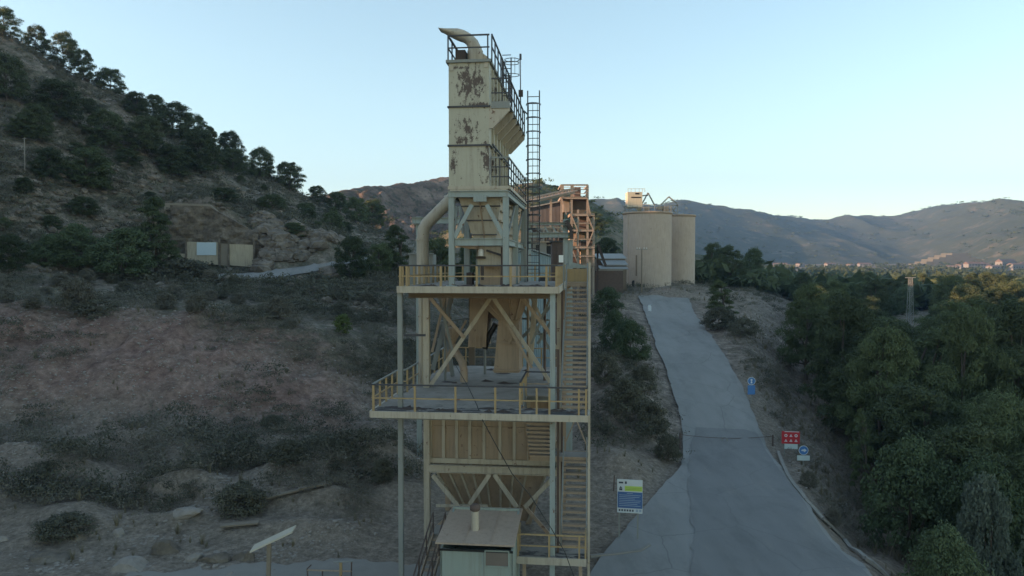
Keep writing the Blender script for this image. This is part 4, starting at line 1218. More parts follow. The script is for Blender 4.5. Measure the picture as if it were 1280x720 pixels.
# rust brown tank, blue shed, pale block
tkb = thing('brown_tank', 700, 340, 58, 'rust brown square tank with a dark rim behind the yellow rails', 'tank')
m = MB(); wbox(m, 690, 303, 711, 370, 58, 2.0, h1(at(700, 340, 58).x, 58) - .2); sub(m, 'tank_body', 'rust', tkb)
m = MB(); wbox(m, 688.5, 300.8, 712.5, 303, 57.9, 2.3); sub(m, 'rim', 'black', tkb)
for px in (692.5, 697, 703.5, 709): 
    m = MB(); wbox(m, px - .5, 304, px + .5, 372, 57.9, .09); sub(m, 'stiffener', 'rust', tkb)

def corrugated(name, col):
    m, nt, b, new, lk = node_mat(name)
    oc = coords(nt)
    w = new('ShaderNodeTexWave'); w.inputs['Scale'].default_value = 1.6; lk(oc, w.inputs['Vector'])
    n = noise(nt, oc, 1.0, 5, .6)
    lk(mix(nt, n, tuple(c * .75 for c in col), tuple(c * 1.2 for c in col)), b.inputs['Base Color'])
    b.inputs['Roughness'].default_value = .55
    bump(nt, w.outputs['Fac'], .6, .06, b)
    return m
M['corr'] = corrugated('blue_corrugated', (.20, .27, .30))
M['corr_grey'] = corrugated('grey_corrugated', (.24, .25, .25))
shd = thing('corrugated_shed', 670, 340, 66, 'blue grey corrugated shed with a sloping roof behind the right end of the upper deck', 'shed')
zg = h1(at(670, 340, 66).x, 66) - .3
pl = [at(640, 318, 66), at(660, 312, 66), at(692, 322, 66)]
poly = [Vector((pl[0].x, 66, zg)), pl[0], pl[1], pl[2], Vector((pl[2].x, 66, zg))]
sub(MB().prism(poly, (0, 9, 0)), 'wall', 'corr', shd)
for a, b in ((pl[0], pl[1]), (pl[1], pl[2])):
    d = (b - a).normalized() * .3; n = Vector((0, -.25, .06))
    sub(MB().prism([a - d + n, b + d + n, b + d + n + Vector((0, 0, .12)), a - d + n + Vector((0, 0, .12))], (0, 9.6, 0)), 'roof', 'corr_grey', shd)
for (x0, x1) in ((675, 684), (686, 690.5)):
    m = MB(); wbox(m, x0, 345, x1, 356, 65.95, .04); sub(m, 'window', 'dark', shd)
blk = thing('pale_block', 678, 320, 80, 'pale beige plant building with dark openings above the corrugated shed', 'building')
zg = h1(at(678, 320, 80).x, 80) - .3
m = MB(); wbox(m, 652, 303, 683, 340, 80, 7, zg); sub(m, 'wall', 'concrete', blk)
m = MB(); wbox(m, 683.03, 306, 693, 340, 80.5, 6, zg); sub(m, 'lean_to', 'concrete', blk)
m = MB(); wbox(m, 650, 301.6, 695, 303, 79.7, 7.6); sub(m, 'roof_slab', 'tan', blk)
for (x0, y0, x1, y1) in ((657, 305, 665.5, 313), (670, 306, 674, 313), (683.8, 307.5, 692, 318)):
    m = MB(); wbox(m, x0, y0, x1, y1, 79.93 if x0 < 683 else 80.43, .06); sub(m, 'opening', 'dark', blk)
fw_ = thing('fan_casing', 676, 300, 96, 'round orange rusty fan casing between the pale block and the plant frame', 'fan')
c = at(676.5, 293.5, 96)
pts = [c + Vector((math.cos(a) * .75, 0, math.sin(a) * .75)) for a in np.linspace(0, 6.283, 17)]
sub(MB().tube(pts, .22, 8), 'casing', 'orange', fw_)
sub(MB().tube([c + Vector((0, .35, 0)), c + Vector((0, -.3, 0))], .5, 14), 'hub', 'rust', fw_)
sub(MB().bar(c + Vector((-.9, .2, .4)), Vector((c.x - 1.2, c.y + .2, h1(c.x, c.y))), .3, .3), 'support', 'orange', fw_)
sub(MB().bar(c + Vector((.7, .2, -.4)), Vector((c.x + .8, c.y + .2, h1(c.x, c.y))), .3, .3), 'support', 'orange', fw_)

prk = thing('pipe_rack', 690, 320, 90, 'cluttered rusty rack of pipes and platforms under the conveyor gallery', 'pipe rack')
rk_ = random.Random(9); zg_ = h1(at(690, 320, 90).x, 90) - .3
for k in range(9):
    a = at(664 + k * 5.2, 279 + rk_.uniform(-2, 8), 89 + (k % 3) * 1.6)
    sub(MB().ibeam((a.x, a.y, zg_), a, .18, .18, up=(0, 1, 0)), 'post', 'orange' if k % 2 else 'rust', prk)
for k, py in enumerate((284, 289, 296, 303, 310, 318)):
    a = at(662 + (k % 3) * 4, py, 89.2 + (k % 2) * 1.5); b = at(708 - (k % 2) * 5, py + rk_.uniform(-1, 1), 89.2 + (k % 2) * 1.5)
    sub(MB().bar(a, b, .12, .2), 'beam', 'orange' if k % 2 else 'tan', prk)
for k in range(5):
    a = at(668 + k * 8, 286 + (k * 7) % 18, 88.6); b = at(674 + k * 7, 300 + (k * 5) % 15, 90)
    sub(MB().tube([a, a.lerp(b, .5) + Vector((.4, 0, .3)), b], .16, 8), 'pipe', 'tan' if k % 2 else 'rust', prk)
for (x0, y0, x1, y1, m_) in ((683, 283, 690, 291, 'orange'), (691, 286, 699, 296, 'tan'), (700, 290, 706, 303, 'rust'), (664, 284, 670, 293, 'rust')):
    m = MB(); wbox(m, x0, y0, x1, y1, 89.6, 1.4); sub(m, 'machine_box', m_, prk)

# crushing plant frame
pt = thing('plant_frame', 725, 350, 108, 'tall rusty orange open steel plant frame with levels and hoppers left of the silos', 'industrial frame')
Dp = 108
pz = h1(at(722, 340, Dp).x, Dp) - .3
for (px, top, dd) in ((702, 231, 0), (714.5, 232, 0), (722.5, 262, 0), (734.5, 232, 0), (742, 268, 0), (703.5, 232, 6), (716, 232, 6), (733.5, 233, 6), (740.5, 268, 6), (724, 262, 6)):
    a = at(px, top, Dp + dd)
    sub(MB().ibeam((a.x, a.y, pz), a, .32, .32, up=(0, 1, 0)), 'post', 'orange', pt)
for (x0, x1, py, h) in ((701, 735, 231.5, .22), (701, 735, 237, .1), (701, 735, 247.5, .35), (713, 743, 268.5, .4), (713, 743, 279, .2), (713, 743, 288, .35), (713, 743, 299, .2), (713, 743, 309, .35), (713, 743, 320, .25), (713, 743, 331, .35)):
    a = at(x0, py, Dp); b = at(x1, py, Dp)
    sub(MB().ibeam(a - Vector((0, .2, 0)), b - Vector((0, .2, 0)), .15, h), 'beam', 'orange', pt)
    if h > .3:
        m = MB(); m.box((a.x, Dp, a.z - .05), (b.x, Dp + 6.2, a.z + .05)); sub(m, 'floor', 'tan', pt)
    for q in (a, b):
        sub(MB().bar(q + Vector((0, .05, 0)), q + Vector((0, 6, 0)), .12, h), 'beam', 'orange', pt)
for (x0, y0, x1, y1, dd, mat) in ((704, 250, 712, 265, 1.5, 'orange'), (715, 249, 733, 262, 2.5, 'rust'), (724, 271, 733, 287, 2.0, 'rust'), (726, 301.5, 732, 308, 1.0, 'dark'), (716, 291, 724, 308, 3.0, 'tan'),
        (726, 312, 740, 330, 3.0, 'tan'), (716, 312, 722, 340, 1.0, 'rust'), (724, 290, 731, 298, 2, 'beam'), (718, 234, 726, 247, 2.0, 'rust'), (734, 290, 741, 308, 3, 'rust')):
    m = MB(); wbox(m, x0, y0, x1, y1, Dp + dd, 2.2); sub(m, 'machine_box', mat, pt)
for p0, p1 in (((714, 268), (722, 288)), ((734, 268), (742, 288)), ((722, 288), (714, 309)), ((734, 309), (742, 288)), ((714, 309), (723, 331)), ((702, 247), (708, 268)), ((734, 247), (738, 268))):
    sub(MB().bar(at(*p0, Dp - .25), at(*p1, Dp - .25), .14, .14), 'brace', 'orange', pt)
m = MB(); lo_ = [at(716, 262, Dp + 2), at(732, 262, Dp + 2)]; 
sub(MB().frustum([at(721, 272, Dp + 2.6), at(727, 272, Dp + 2.6), at(727, 272, Dp + 4), at(721, 272, Dp + 4)], [at(715, 262.2, Dp + 1.6), at(733, 262.2, Dp + 1.6), at(733, 262.2, Dp + 5), at(715, 262.2, Dp + 5)]), 'hopper', 'orange', pt)
for py in (234, 242):
    sub(MB().bar(at(701, py, Dp - .2), at(735, py, Dp - .2), .07, .07), 'hand_rail', 'orange', pt)
cv = thing('conveyor_gallery', 680, 300, 104, 'long orange conveyor gallery sloping up to the top of the plant frame', 'conveyor')
a = at(640, 256, 96); b = at(718, 238.5, 107)
sub(MB().bar(a, b, 1.2, .12), 'belt_deck', 'orange', cv)
for s in (-.62, .62):
    o_ = Vector((.1 * s, s, 0))
    sub(MB().bar(a + o_ + Vector((0, 0, .35)), b + o_ + Vector((0, 0, .35)), .12, .12), 'chord', 'orange', cv)
    sub(MB().bar(a + o_ + Vector((0, 0, -.3)), b + o_ + Vector((0, 0, -.3)), .12, .12), 'chord', 'orange', cv)
    for k in range(18):
        p = a.lerp(b, k / 18) + o_; q = a.lerp(b, (k + 1) / 18) + o_
        sub(MB().bar(p + Vector((0, 0, .35)), q + Vector((0, 0, -.3)), .07, .07), 'lattice_bar', 'orange', cv)
for f in (.25, .6):
    p = a.lerp(b, f); sub(MB().bar(p, (p.x, p.y, h1(p.x, p.y)), .3, .3), 'trestle', 'orange', cv)
m = MB(); p0 = at(640, 263, 100); p1 = at(701, 252, 107); p2 = at(701, 264, 107); p3 = at(640, 279, 100)
dk = thing('dark_store', 680, 300, 112, 'dark grey sheet walled store under the conveyor gallery', 'building')
zg = h1(at(680, 300, 112).x, 112) - .5
q0 = at(655, 262, 112); q1 = at(702, 252, 112)
M['corr_dark'] = corrugated('dark_corrugated', (.055, .055, .06))
sub(MB().prism([Vector((q0.x, 112, zg)), q0, q1, Vector((q1.x, 112, zg))], (0, 8, 0)), 'wall', M['corr_dark'], dk)
sub(MB().prism([q0 + Vector((-.2, -.3, .01)), q1 + Vector((.2, -.3, .01)), q1 + Vector((.2, -.3, .2)), q0 + Vector((-.2, -.3, .2))], (0, 8.6, 0)), 'roof', M['galv'], dk)
for k in range(3):
    m = MB(); wbox(m, 660 + k * 13, 285, 667 + k * 13, 297, 111.95, .1); sub(m, 'opening', 'rust', dk)

# low sheds, a sloping conveyor and the brown wall between frame and silos
ls = thing('low_sheds', 766, 340, 118, 'low grey roofed sheds between the plant frame and the silos', 'shed')
zg = h1(at(766, 340, 118).x, 118) - 1
for (x0, y0, x1, y1, dd, dp) in ((748, 318, 781, 324, 6, 5), (756, 326, 783, 332, 2, 4), (752, 333, 783, 337, 0, 3)):
    a = at(x0, y1, 118 + dd); b = at(x1, y1, 118 + dd)
    sub(MB().box((a.x, 118 + dd, zg), (b.x, 118 + dd + dp, a.z)), 'wall', 'beam', ls)
    c0_ = at(x0 + 2, y0, 118 + dd + dp)
    sub(MB().prism([(a.x - .3, 118 + dd - .3, a.z + .01), (a.x - .3, 118 + dd + dp, c0_.z), (a.x - .3, 118 + dd + dp, c0_.z + .15), (a.x - .3, 118 + dd - .3, a.z + .16)], (b.x - a.x + .6, 0, 0)), 'roof', M['corr_grey'], ls)
sc_ = thing('short_conveyor', 752, 330, 112, 'short dark conveyor sloping down beside the plant frame', 'conveyor')
for dd in (0, 1.2):
    sub(MB().bar(at(747, 305, 112 + dd), at(757, 332, 112 + dd), .2, .4), 'chord', 'darkrust', sc_)
sub(MB().bar(at(747, 306, 112.6), at(757, 333, 112.6), 1.1, .1), 'belt', 'black', sc_)
sub(MB().bar(at(747, 306, 112.6), Vector((at(747, 306, 112.6).x, 112.6, zg)), .25, .25), 'leg', 'darkrust', sc_)
bw = thing('brown_wall', 764, 352, 114, 'dark brown retaining wall left of the silo base', 'wall')
a = at(744, 340, 114); b = at(779, 337, 114)
sub(MB().box((a.x, 114, zg - 1), (b.x, 115, at(760, 338.5, 114).z)), 'wall', 'rust', bw)
sub(MB().box((a.x, 113.9, at(760, 338.5, 114).z + .003), (b.x, 115.1, at(760, 336.5, 114).z)), 'coping', 'concrete', bw)

# ------------------------------------------------------------------ the silos
M['silo'] = painted('silo_concrete', (.41, .34, .285), 0.08, 0.4, 0.85, (.22, .175, .135))
Ds = 134.0
def silo(px0, px1, ptop, D, label, name='silo'):
    r = (px1 - px0) / 2 / FPX * D
    c = at((px0 + px1) / 2, ptop, D)
    g = h1(c.x, D) - 1.5
    root = empty(name, (c.x, D, g), 0, label, 'silo', 'concrete silos at the end of the road')
    H = c.z - g
    MB().lathe([(r, 0), (r, H)], (0, 0, 0), 64).build('silo_body', M['silo'], root)
    MB().lathe([(r + .01, H - .05), (r + .14, H - .05), (r + .14, H + .3), (r - .2, H + .3)], (0, 0, 0), 64, False).build('rim', M['tan'], root)
    MB().lathe([(r - .1, H + .12), (r * .5, H + .5), (.4, H + .7)], (0, 0, 0), 48, True).build('roof', M['concrete'], root)
    return root, c, r, H
s1, c1_, r1_, H1 = silo(779.5, 839, 268, Ds, 'largest beige silo at the end of the road, with steelwork on top')
s2, c2_, r2_, H2 = silo(829, 868.5, 271, Ds + 9, 'smaller beige silo half hidden behind the right side of the large one')
# a slim pilaster up the front
def onsilo(px, D=Ds):
    x = at(px, 330, D - r1_).x - c1_.x
    return x, -math.sqrt(max(.01, r1_ * r1_ - x * x))
x, y = onsilo(787.5)
MB().box((x - .12, y - .12, 0), (x + .12, y + .4, H1 - .1)).build('pilaster', M['silo'], s1)
def zs(py, yy): return at(0, py, Ds + yy).z - s1.location.z
x, y = onsilo(794)
d = MB(); w_ = .75; z0 = zs(360, y); z1 = zs(350.5, y)
prof = [(x - w_ / 2, y - .06, z0), (x - w_ / 2, y - .06, z1 - .3), (x - w_ * .3, y - .06, z1), (x + w_ * .3, y - .06, z1), (x + w_ / 2, y - .06, z1 - .3), (x + w_ / 2, y - .06, z0)]
MB().prism(prof, (0, .3, 0)).build('door_opening', M['dark'], s1)
x, y = onsilo(797)
MB().box((x - .18, y - .03, zs(345, y)), (x + .18, y + .3, zs(319, y))).build('slit', M['beam'], s1)
# steelwork on the large silo
rp = MB(); zr_ = H1 + .3
rail_posts = []
g = MB()
for hh in (.6, 1.15):
    pts = [Vector((math.cos(a) * (r1_ - .1), math.sin(a) * (r1_ - .1), zr_ + hh)) for a in np.linspace(0, 2 * math.pi, 41)]
    for a, b in zip(pts[:-1], pts[1:]): g.bar(a, b, .07, .07)
rg = g.build('guard_rail', M['galv'], s1)
pm = MB().bar((0, 0, 0), (0, 0, 1.2), .07, .07).mesh('rail_post', M['galv'])
for k in range(26):
    a = 2 * math.pi * k / 26
    link('rail_post', pm, rg, loc=(math.cos(a) * (r1_ - .1), math.sin(a) * (r1_ - .1), zr_))
M['silobox'] = painted('cream_sheet', (.46, .42, .32), 0.1, 0.3)
def sp_(px, py, yy): p = at(px, py, Ds + yy); return Vector((p.x - c1_.x, yy, p.z - s1.location.z))
yb = -2.2
a = sp_(784.5, 259, yb); b = sp_(803, 240, yb)
mb_ = MB().box((a.x, yb, a.z), (b.x, yb + 2.4, b.z)).build('machine_house', M['silobox'], s1)
for (x0, y0, x1, y1) in ((789, 246, 801, 247.5), (794, 241, 799, 243)):
    p = sp_(x0, y1, yb); q = sp_(x1, y0, yb)
    MB().box((p.x, yb - .04, p.z), (q.x, yb - .003, q.z)).build('slot', M['dark'], mb_)
pmr = MB()
for px in (785, 789, 794, 799, 803, 806): pmr.bar(sp_(px, 240, yb), sp_(px, 235.5, yb), .05, .05)
pmr.bar(sp_(785, 236, yb), sp_(806, 236, yb), .05, .05)
pmr.build('roof_rail', M['yellow'], mb_)
for px in (786, 802): MB().bar(sp_(px, 268, yb + .3), sp_(px, 259, yb + .3), .15, .15).build('support', M['galv'], s1)
MB().frustum([sp_(797, 264, -1), sp_(800, 264, -1), sp_(800, 264, .5), sp_(797, 264, .5)], [sp_(794, 259, -1.4), sp_(803, 259, -1.4), sp_(803, 259, .9), sp_(794, 259, .9)]).build('chute', M['silobox'], s1)
for p0, p1 in (((803, 254), (810, 241)), ((810, 241), (818.5, 257)), ((826, 256), (836, 246)), ((836, 246), (846, 254)), ((800, 245), (810, 244))):
    MB().bar(sp_(*p0, 0), sp_(*p1, 0), .22, .22).build('truss_arm', M['galv'], s1)
for (x0, y0, x1, y1) in ((806, 258, 812, 265), (822, 258, 828, 262), (829, 258, 836, 266)):
    p = sp_(x0, y1, .3); q = sp_(x1, y0, .3)
    MB().box((p.x, .3, p.z), (q.x, 1.6, q.z)).build('machine_box', M['tan'], s1)
for p0, p1 in (((838, 258), (846, 268)), ((846, 255), (840, 268)), ((838, 257), (848, 257)), ((847, 255), (847, 268))):
    MB().bar(sp_(*p0, 1.0), sp_(*p1, 1.0), .12, .12).build('stair_bar', M['galv'], s1)

# pole with a crossbar in front of the silo
pg = ground_at(802, 366, 100) or at(802, 362, 122)
up = empty('utility_pole', pg, 0, 'thin wooden pole with a flat crossbar in front of the large silo', 'pole')
Hp = at(802, 311, pg.y).z - pg.z
MB().tube([(0, 0, -.3), (0, 0, Hp)], [.13, .09], 8).build('pole', M['wood'], up)
MB().bar((-.9, 0, Hp - .05), (.9, 0, Hp - .05), .1, .12).build('crossbar', M['galv'], up)
for x in (-.75, -.35, .35, .75): MB().tube([(x, 0, Hp), (x, 0, Hp + .2)], .05, 6).build('insulator', M['white'], up)

# ------------------------------------------------------------------ ruin in the hillside on the left
ruin = None
rp_ = at(262, 338, RUIN_D); rD = RUIN_D
ruin = empty('ruined_wall', (rp_.x, rD, h1(rp_.x, rD)), 0, 'ruined cream retaining wall with pale panels cut into the left hillside', 'wall')
M['plaster'] = painted('flaking_plaster', (.42, .37, .28), 0.15, 0.45, 0.9)
M['rockwall'] = None
m, nt, b_, new, lk = node_mat('rough_stone')
oc = coords(nt); n_ = noise(nt, oc, .7, 9, .72)
lk(ramp(nt, n_, [(.3, (.07, .058, .048)), (.5, (.15, .125, .10)), (.72, (.27, .23, .185))]), b_.inputs['Base Color'])
b_.inputs['Roughness'].default_value = .95; bump(nt, n_, .9, .3, b_)
M['rockwall'] = m
M['weathered'] = painted('weathered_wall', (.24, .21, .17), .2, .5, .9)
def rq(pts, dd, thick, name, mat, parent=None):
    P_ = [at(x, y, rD + dd) for x, y in pts]
    return sub(MB().prism(P_, (0, thick, 0)), name, mat, ruin, parent)
def rough_face():
    """stone backing, one irregular sheet with real relief, between the coping and the lower panels"""
    n, k = 44, 30
    V = []; F = []
    for j in range(k + 1):
        for i in range(n + 1):
            px = 212 + (323 - 212) * i / n
            ytop = np.interp(px, [205, 262, 272, 322], [256, 258, 265, 293])
            py = 338 + (ytop - 338) * j / k
            p = at(px, py, rD + 1.2 - .9 * j / k)
            V.append((p.x, p.y + 0.8 * float(fbm(np.array([p.x / 2.2]), np.array([p.z / 1.6]), 8, 4)[0]), p.z))
    for j in range(k):
        for i in range(n):
            a = j * (n + 1) + i; F.append((a, a + 1, a + n + 2, a + n + 1))
    o = link('stone_face', mesh_np('stone_face', np.array(V), np.array(F), M['rockwall'], False), ruin)
    o.location = -Vector(ruin.location)
rough_face()
rq([(205, 262), (262, 263), (272, 267), (272, 264), (262, 255.5), (205, 253.5)], 1.3, .5, 'coping', 'weathered')
rq([(272, 264), (322, 292), (322, 293.5), (272, 266)], 1.3, .5, 'coping', 'rockwall')
rq([(233, 302), (273, 303), (273, 331), (233, 329)], -.2, .9, 'plaster_panel', 'plaster')
rq([(286, 305), (316, 306), (316, 334), (286, 331.5)], -.2, .9, 'plaster_panel', 'plaster')
rq([(246, 303), (270, 303), (270, 319), (246, 319)], -.33, .11, 'white_shutter', plain('pale_blue_shutter', (.50, .60, .66), .5, .06))
for px in (232.5, 273.5, 285.5, 317):
    rq([(px - 1.0, 298), (px + 1.0, 298), (px + 1.0, 335), (px - 1.0, 335)], -.35, .4, 'pilaster', 'rockwall')
rq([(274, 304), (285, 305), (285, 333), (274, 331)], 0, .6, 'stone_panel', 'weathered')
rq([(206, 317), (232, 317), (232, 322), (206, 321)], -.1, .8, 'ledge', 'plaster')

# thin poles on the left hill
for px, pb, ptp, lab, w_ in ((338.5, 256, 233, 'thin pale pole standing on the left hill above the ruined wall', .09), (31, 219, 172, 'thin grey pole among bushes at the far left of the hill', .08), (346, 214, 196, 'short thin pole on the skyline near the foot of the left hill', .07)):
    g = ground_at(px, pb, 60)
    if g is None: g = ground_at(px, pb + 8, 60)
    if g is None: continue
    H = at(px, ptp, g.y).z - g.z
    o = empty('hill_pole', g, 0, lab, 'pole')
    MB().tube([(0, 0, -.3), (.05, 0, H)], [w_, w_ * .8], 7).build('pole', M['concrete'], o)
    MB().bar((-.25, 0, H - .15), (.3, 0, H - .1), .05, .06).build('arm', M['galv'], o)

# lattice pylon over the wood
Dy = 128; pb = at(1137.5, 392, Dy)
py_ = empty('lattice_pylon', (pb.x, Dy, h1(pb.x, Dy)), 0, 'slim grey lattice pylon rising out of the wood on the right', 'pylon')
Hy = at(1137.5, 347, Dy).z - h1(pb.x, Dy)
m = MB(); w0 = .5; w1_ = .22
for sx in (-1, 1):
    for sy in (-1, 1):
        sub_ = MB().bar((sx * w0, sy * w0, -.5), (sx * w1_, sy * w1_, Hy), .07, .07).build('leg', M['galv'], py_)
lm = MB()
nb = 14
for k in range(nb):
    f0_, f1_ = k / nb, (k + 1) / nb
    a = w0 + (w1_ - w0) * f0_; b = w0 + (w1_ - w0) * f1_
    s = 1 if k % 2 else -1
    for y_ in (-1, 1):
        o_ = MB().bar((-s * a, y_ * a, Hy * f0_), (s * b, y_ * b, Hy * f1_), .04, .04).build('lacing', M['galv'], py_)
MB().bar((-.9, 0, Hy), (.9, 0, Hy), .12, .14).build('crossarm', M['galv'], py_)

# ------------------------------------------------------------------ signs
def board(name, root, cx, cz, w, h, mat, y=0.0, t=.03, parent=None):
    return MB().box((cx - w / 2, y - t, cz - h / 2), (cx + w / 2, y, cz + h / 2)).build(name, mat, parent or root)
M['sign_white'] = plain('sign_white', (.55, .60, .64), .5, .05, 3, 0, 0)
M['sign_blue'] = plain('sign_blue', (.05, .12, .30), .5, .05, 3, 0, 0)
M['sign_green'] = plain('sign_lime', (.42, .58, .12), .5, .05, 3, 0, 0)
M['sign_red'] = plain('sign_red', (.42, .018, .03), .5, .05, 3, 0, 0)
M['sign_disc'] = plain('sign_disc_blue', (.05, .17, .42), .5, .05, 3, 0, 0)
M['sign_dark'] = plain('sign_print', (.05, .06, .09), .5, .05, 3, 0, 0)
M['sign_pale'] = plain('sign_plate_pale', (.50, .58, .58), .6, .05, 3, 0, 0)
M['sign_lblue'] = plain('sign_print_pale_blue', (.30, .38, .50), .5, .05, 3, 0, 0)
# information board
g = ground_at(787, 674, 20); Dg = g.y; ppm = FPX / Dg
ib = empty('information_board', g, R(-10), 'white and blue works notice board on two thin posts left of the road', 'notice board')
w = 31.5 / ppm; ztop = at(787, 599.5, Dg).z - g.z; zbot = at(787, 641, Dg).z - g.z; hh = ztop - zbot; cz = (ztop + zbot) / 2
bd = board('board', ib, 0, cz, w, hh, M['sign_white'])
def flat(nm, u0, v0, u1, v1, mat, lift=.034):
    """flat print on the board; u,v from the board's upper left corner, 0..1"""
    MB().box((-w / 2 + u0 * w, -lift - .003, ztop - v1 * hh), (-w / 2 + u1 * w, -.0302, ztop - v0 * hh)).build(nm, mat, bd)
flat('lime_band', .30, .19, .99, .34, M['sign_green'])
flat('blue_panel', .02, .37, .99, .855, M['sign_blue'])
flat('print_mark', .06, .07, .24, .12, M['sign_dark']); flat('print_mark', .30, .055, .38, .13, M['sign_dark'])
flat('print_mark', .08, .27, .20, .33, M['sign_dark'])
MB().prism([(-w / 2 + .08 * w, -.036, ztop - .26 * hh), (-w / 2 + .20 * w, -.036, ztop - .26 * hh), (-w / 2 + .14 * w, -.036, ztop - .20 * hh)], (0, .005, 0)).build('triangle_mark', M['sign_dark'], bd)
for k, v in enumerate((.235, .28)): flat('print_line', .34, v, .95, v + .02, plain('lime_print', (.28, .42, .08), .5, .05) if k == 0 else bpy.data.materials['lime_print'], .037)
for k in range(8):
    v = .405 + k * .053
    flat('print_line', .08 if k else .38, v, (.93, .93, .88, .7, .93, .9, .8, .93)[k] if k else .62, v + .016, M['sign_lblue'], .037)
for k in range(6): flat('icon', .06 + k * .105, .895, .13 + k * .105, .955, M['sign_dark'])
flat('icon', .74, .88, .83, .96, M['sign_lblue']); flat('icon', .87, .88, .96, .96, M['sign_lblue'])
for x in (-w / 2 + .1, w / 2 - .22): MB().box((x - .035, .002, -.3), (x + .035, .06, ztop - .05)).build('post', M['galv'], ib)
for v in (.25, .75): MB().box((-w / 2 + .04, .062, ztop - v * hh - .03), (w / 2 - .04, .09, ztop - v * hh + .03)).build('batten', M['galv'], ib)
# red safety sign with white plate below
g = ground_at(988, 572, 25); Dg = g.y; ppm = FPX / Dg
rs = empty('safety_sign', g, R(-6), 'red warning sign with two rows of small white symbols and a white plate below', 'sign')
zt_ = at(988, 539, Dg).z - g.z; zb_r = at(988, 554.5, Dg).z - g.z; wr = 22.0 / ppm
rbd = board('red_board', rs, 0, (zt_ + zb_r) / 2, wr, zt_ - zb_r, M['sign_red'])
MB().box((-wr / 2 + .2, -.036, zt_ - .06), (wr / 2 - .06, -.0302, zt_ - .015)).build('white_strip', M['sign_white'], rbd)
for r_ in range(2):
    for c_ in range(3):
        cx = -wr * .27 + c_ * wr * .28; czz = zt_ - (zt_ - zb_r) * (.35 + .4 * r_); s_ = wr * .085
        if (r_, c_) in ((1, 0), (1, 1), (1, 2), (0, 1)):
            MB().prism([(cx - s_, -.036, czz - s_ * .8), (cx + s_, -.036, czz - s_ * .8), (cx, -.036, czz + s_)], (0, .005, 0)).build('symbol', M['sign_white'], rbd)
            MB().prism([(cx - s_ * .3, -.039, czz - s_ * .5), (cx + s_ * .3, -.039, czz - s_ * .5), (cx, -.039, czz + s_ * .3)], (0, .002, 0)).build('symbol_mark', M['sign_red'], rbd)
        else:
            MB().tube([(cx, -.036, czz), (cx, -.0302, czz)], s_, 16).build('symbol', M['sign_white'], rbd)
            MB().tube([(cx, -.039, czz), (cx, -.0365, czz)], s_ * .5, 12).build('symbol_mark', M['sign_red'], rbd)
z1p = at(988, 555, Dg).z - g.z; z0p = at(988, 561, Dg).z - g.z
board('white_plate', rs, .03, (z1p + z0p) / 2, 16 / ppm, z1p - z0p, M['sign_pale'])
for x in (-wr * .32, wr * .34): MB().box((x - .03, .002, -.3), (x + .03, .05, zt_ - .05)).build('post', M['galv'], rs)
# round blue sign
g = ground_at(1004, 583, 25); Dg = g.y; ppm = FPX / Dg
def round_sign(name, g, ptop, pbot, p2t, p2b, pxw, plate_w, label, cxp, arrow=True, plate='sign_pale'):
    o = empty(name, g, R(-4), label, 'sign')
    Dg = g.y; ppm = FPX / Dg
    zt = at(cxp, ptop, Dg).z - g.z; zb = at(cxp, pbot, Dg).z - g.z; r = (zt - zb) / 2
    d = MB().tube([(0, -.03, zt - r), (0, 0, zt - r)], r, 28).build('disc', M['sign_disc'], o)
    ring = [Vector((math.cos(a) * r * .97, -.034, zt - r + math.sin(a) * r * .97)) for a in np.linspace(0, 6.2832, 29)]
    rm = MB().tube(ring, r * .06, 6, False).build('white_rim', M['sign_white'], d)
    c = zt - r
    if arrow:
        MB().prism([(-r * .5, -.036, c - r * .12), (r * .12, -.036, c - r * .22), (r * .12, -.036, c - r * .45), (r * .66, -.036, c), (r * .12, -.036, c + r * .4), (r * .08, -.036, c + r * .2), (-r * .4, -.036, c + r * .15)], (0, .005, 0)).build('white_symbol', M['sign_white'], d)
    else:
        MB().tube([(0, -.036, c + r * .3), (0, -.0302, c + r * .3)], r * .25, 14).build('white_symbol', M['sign_white'], d)
        MB().prism([(-r * .25, -.036, c - r * .6), (r * .25, -.036, c - r * .6), (r * .12, -.036, c + r * .02), (-r * .12, -.036, c + r * .02)], (0, .005, 0)).build('white_symbol', M['sign_white'], d)
    z1 = at(cxp, p2t, Dg).z - g.z; z0 = at(cxp, p2b, Dg).z - g.z
    board('lower_plate', o, 0, (z1 + z0) / 2, plate_w / ppm, z1 - z0, M[plate])
    MB().tube([(0, .035, -.3), (0, .035, zt - .08)], .032, 8).build('post', M['galv'], o)
    return o
round_sign('round_sign', g, 557, 568.5, 569.3, 575.5, 11, 15.5, 'round blue sign with a white arrow and a white plate under it', 1004)
g2 = ground_at(939, 503, 40)
if g2: round_sign('round_sign', g2, 471.5, 481, 481.6, 493, 9, 9, 'small blue sign with a round top farther up the right verge', 939, False, 'sign_disc')
# chain across the road
ca = ground_at(850, 560, 30); cb_ = ground_at(966, 556, 30)
ch = empty('chain_barrier', ca, 0, 'rusty chain hung between two posts across the road', 'chain barrier')
for p, hpx in ((ca, 543), (cb_, 545)):
    zt = at(0, hpx, p.y).z
    q = p - ca
    MB().tube([(q.x, q.y, q.z - .3), (q.x, q.y, zt - ca.z + .1)], .06, 8).build('post', M['rust'], ch)
pa = Vector((0, 0, at(0, 543, ca.y).z - ca.z)); pb_ = Vector((cb_.x - ca.x, cb_.y - ca.y, at(0, 545, cb_.y).z - ca.z))
pts = [pa.lerp(pb_, k / 30) - Vector((0, 0, .22 * (1 - (2 * k / 30 - 1) ** 2))) for k in range(31)]
MB().tube(pts, .022, 6).build('chain', M['rust'], ch)
c = pts[14]
ring = [c + Vector((math.cos(a) * .2, 0, math.sin(a) * .2 - .12)) for a in np.linspace(0, 6.2832, 15)]
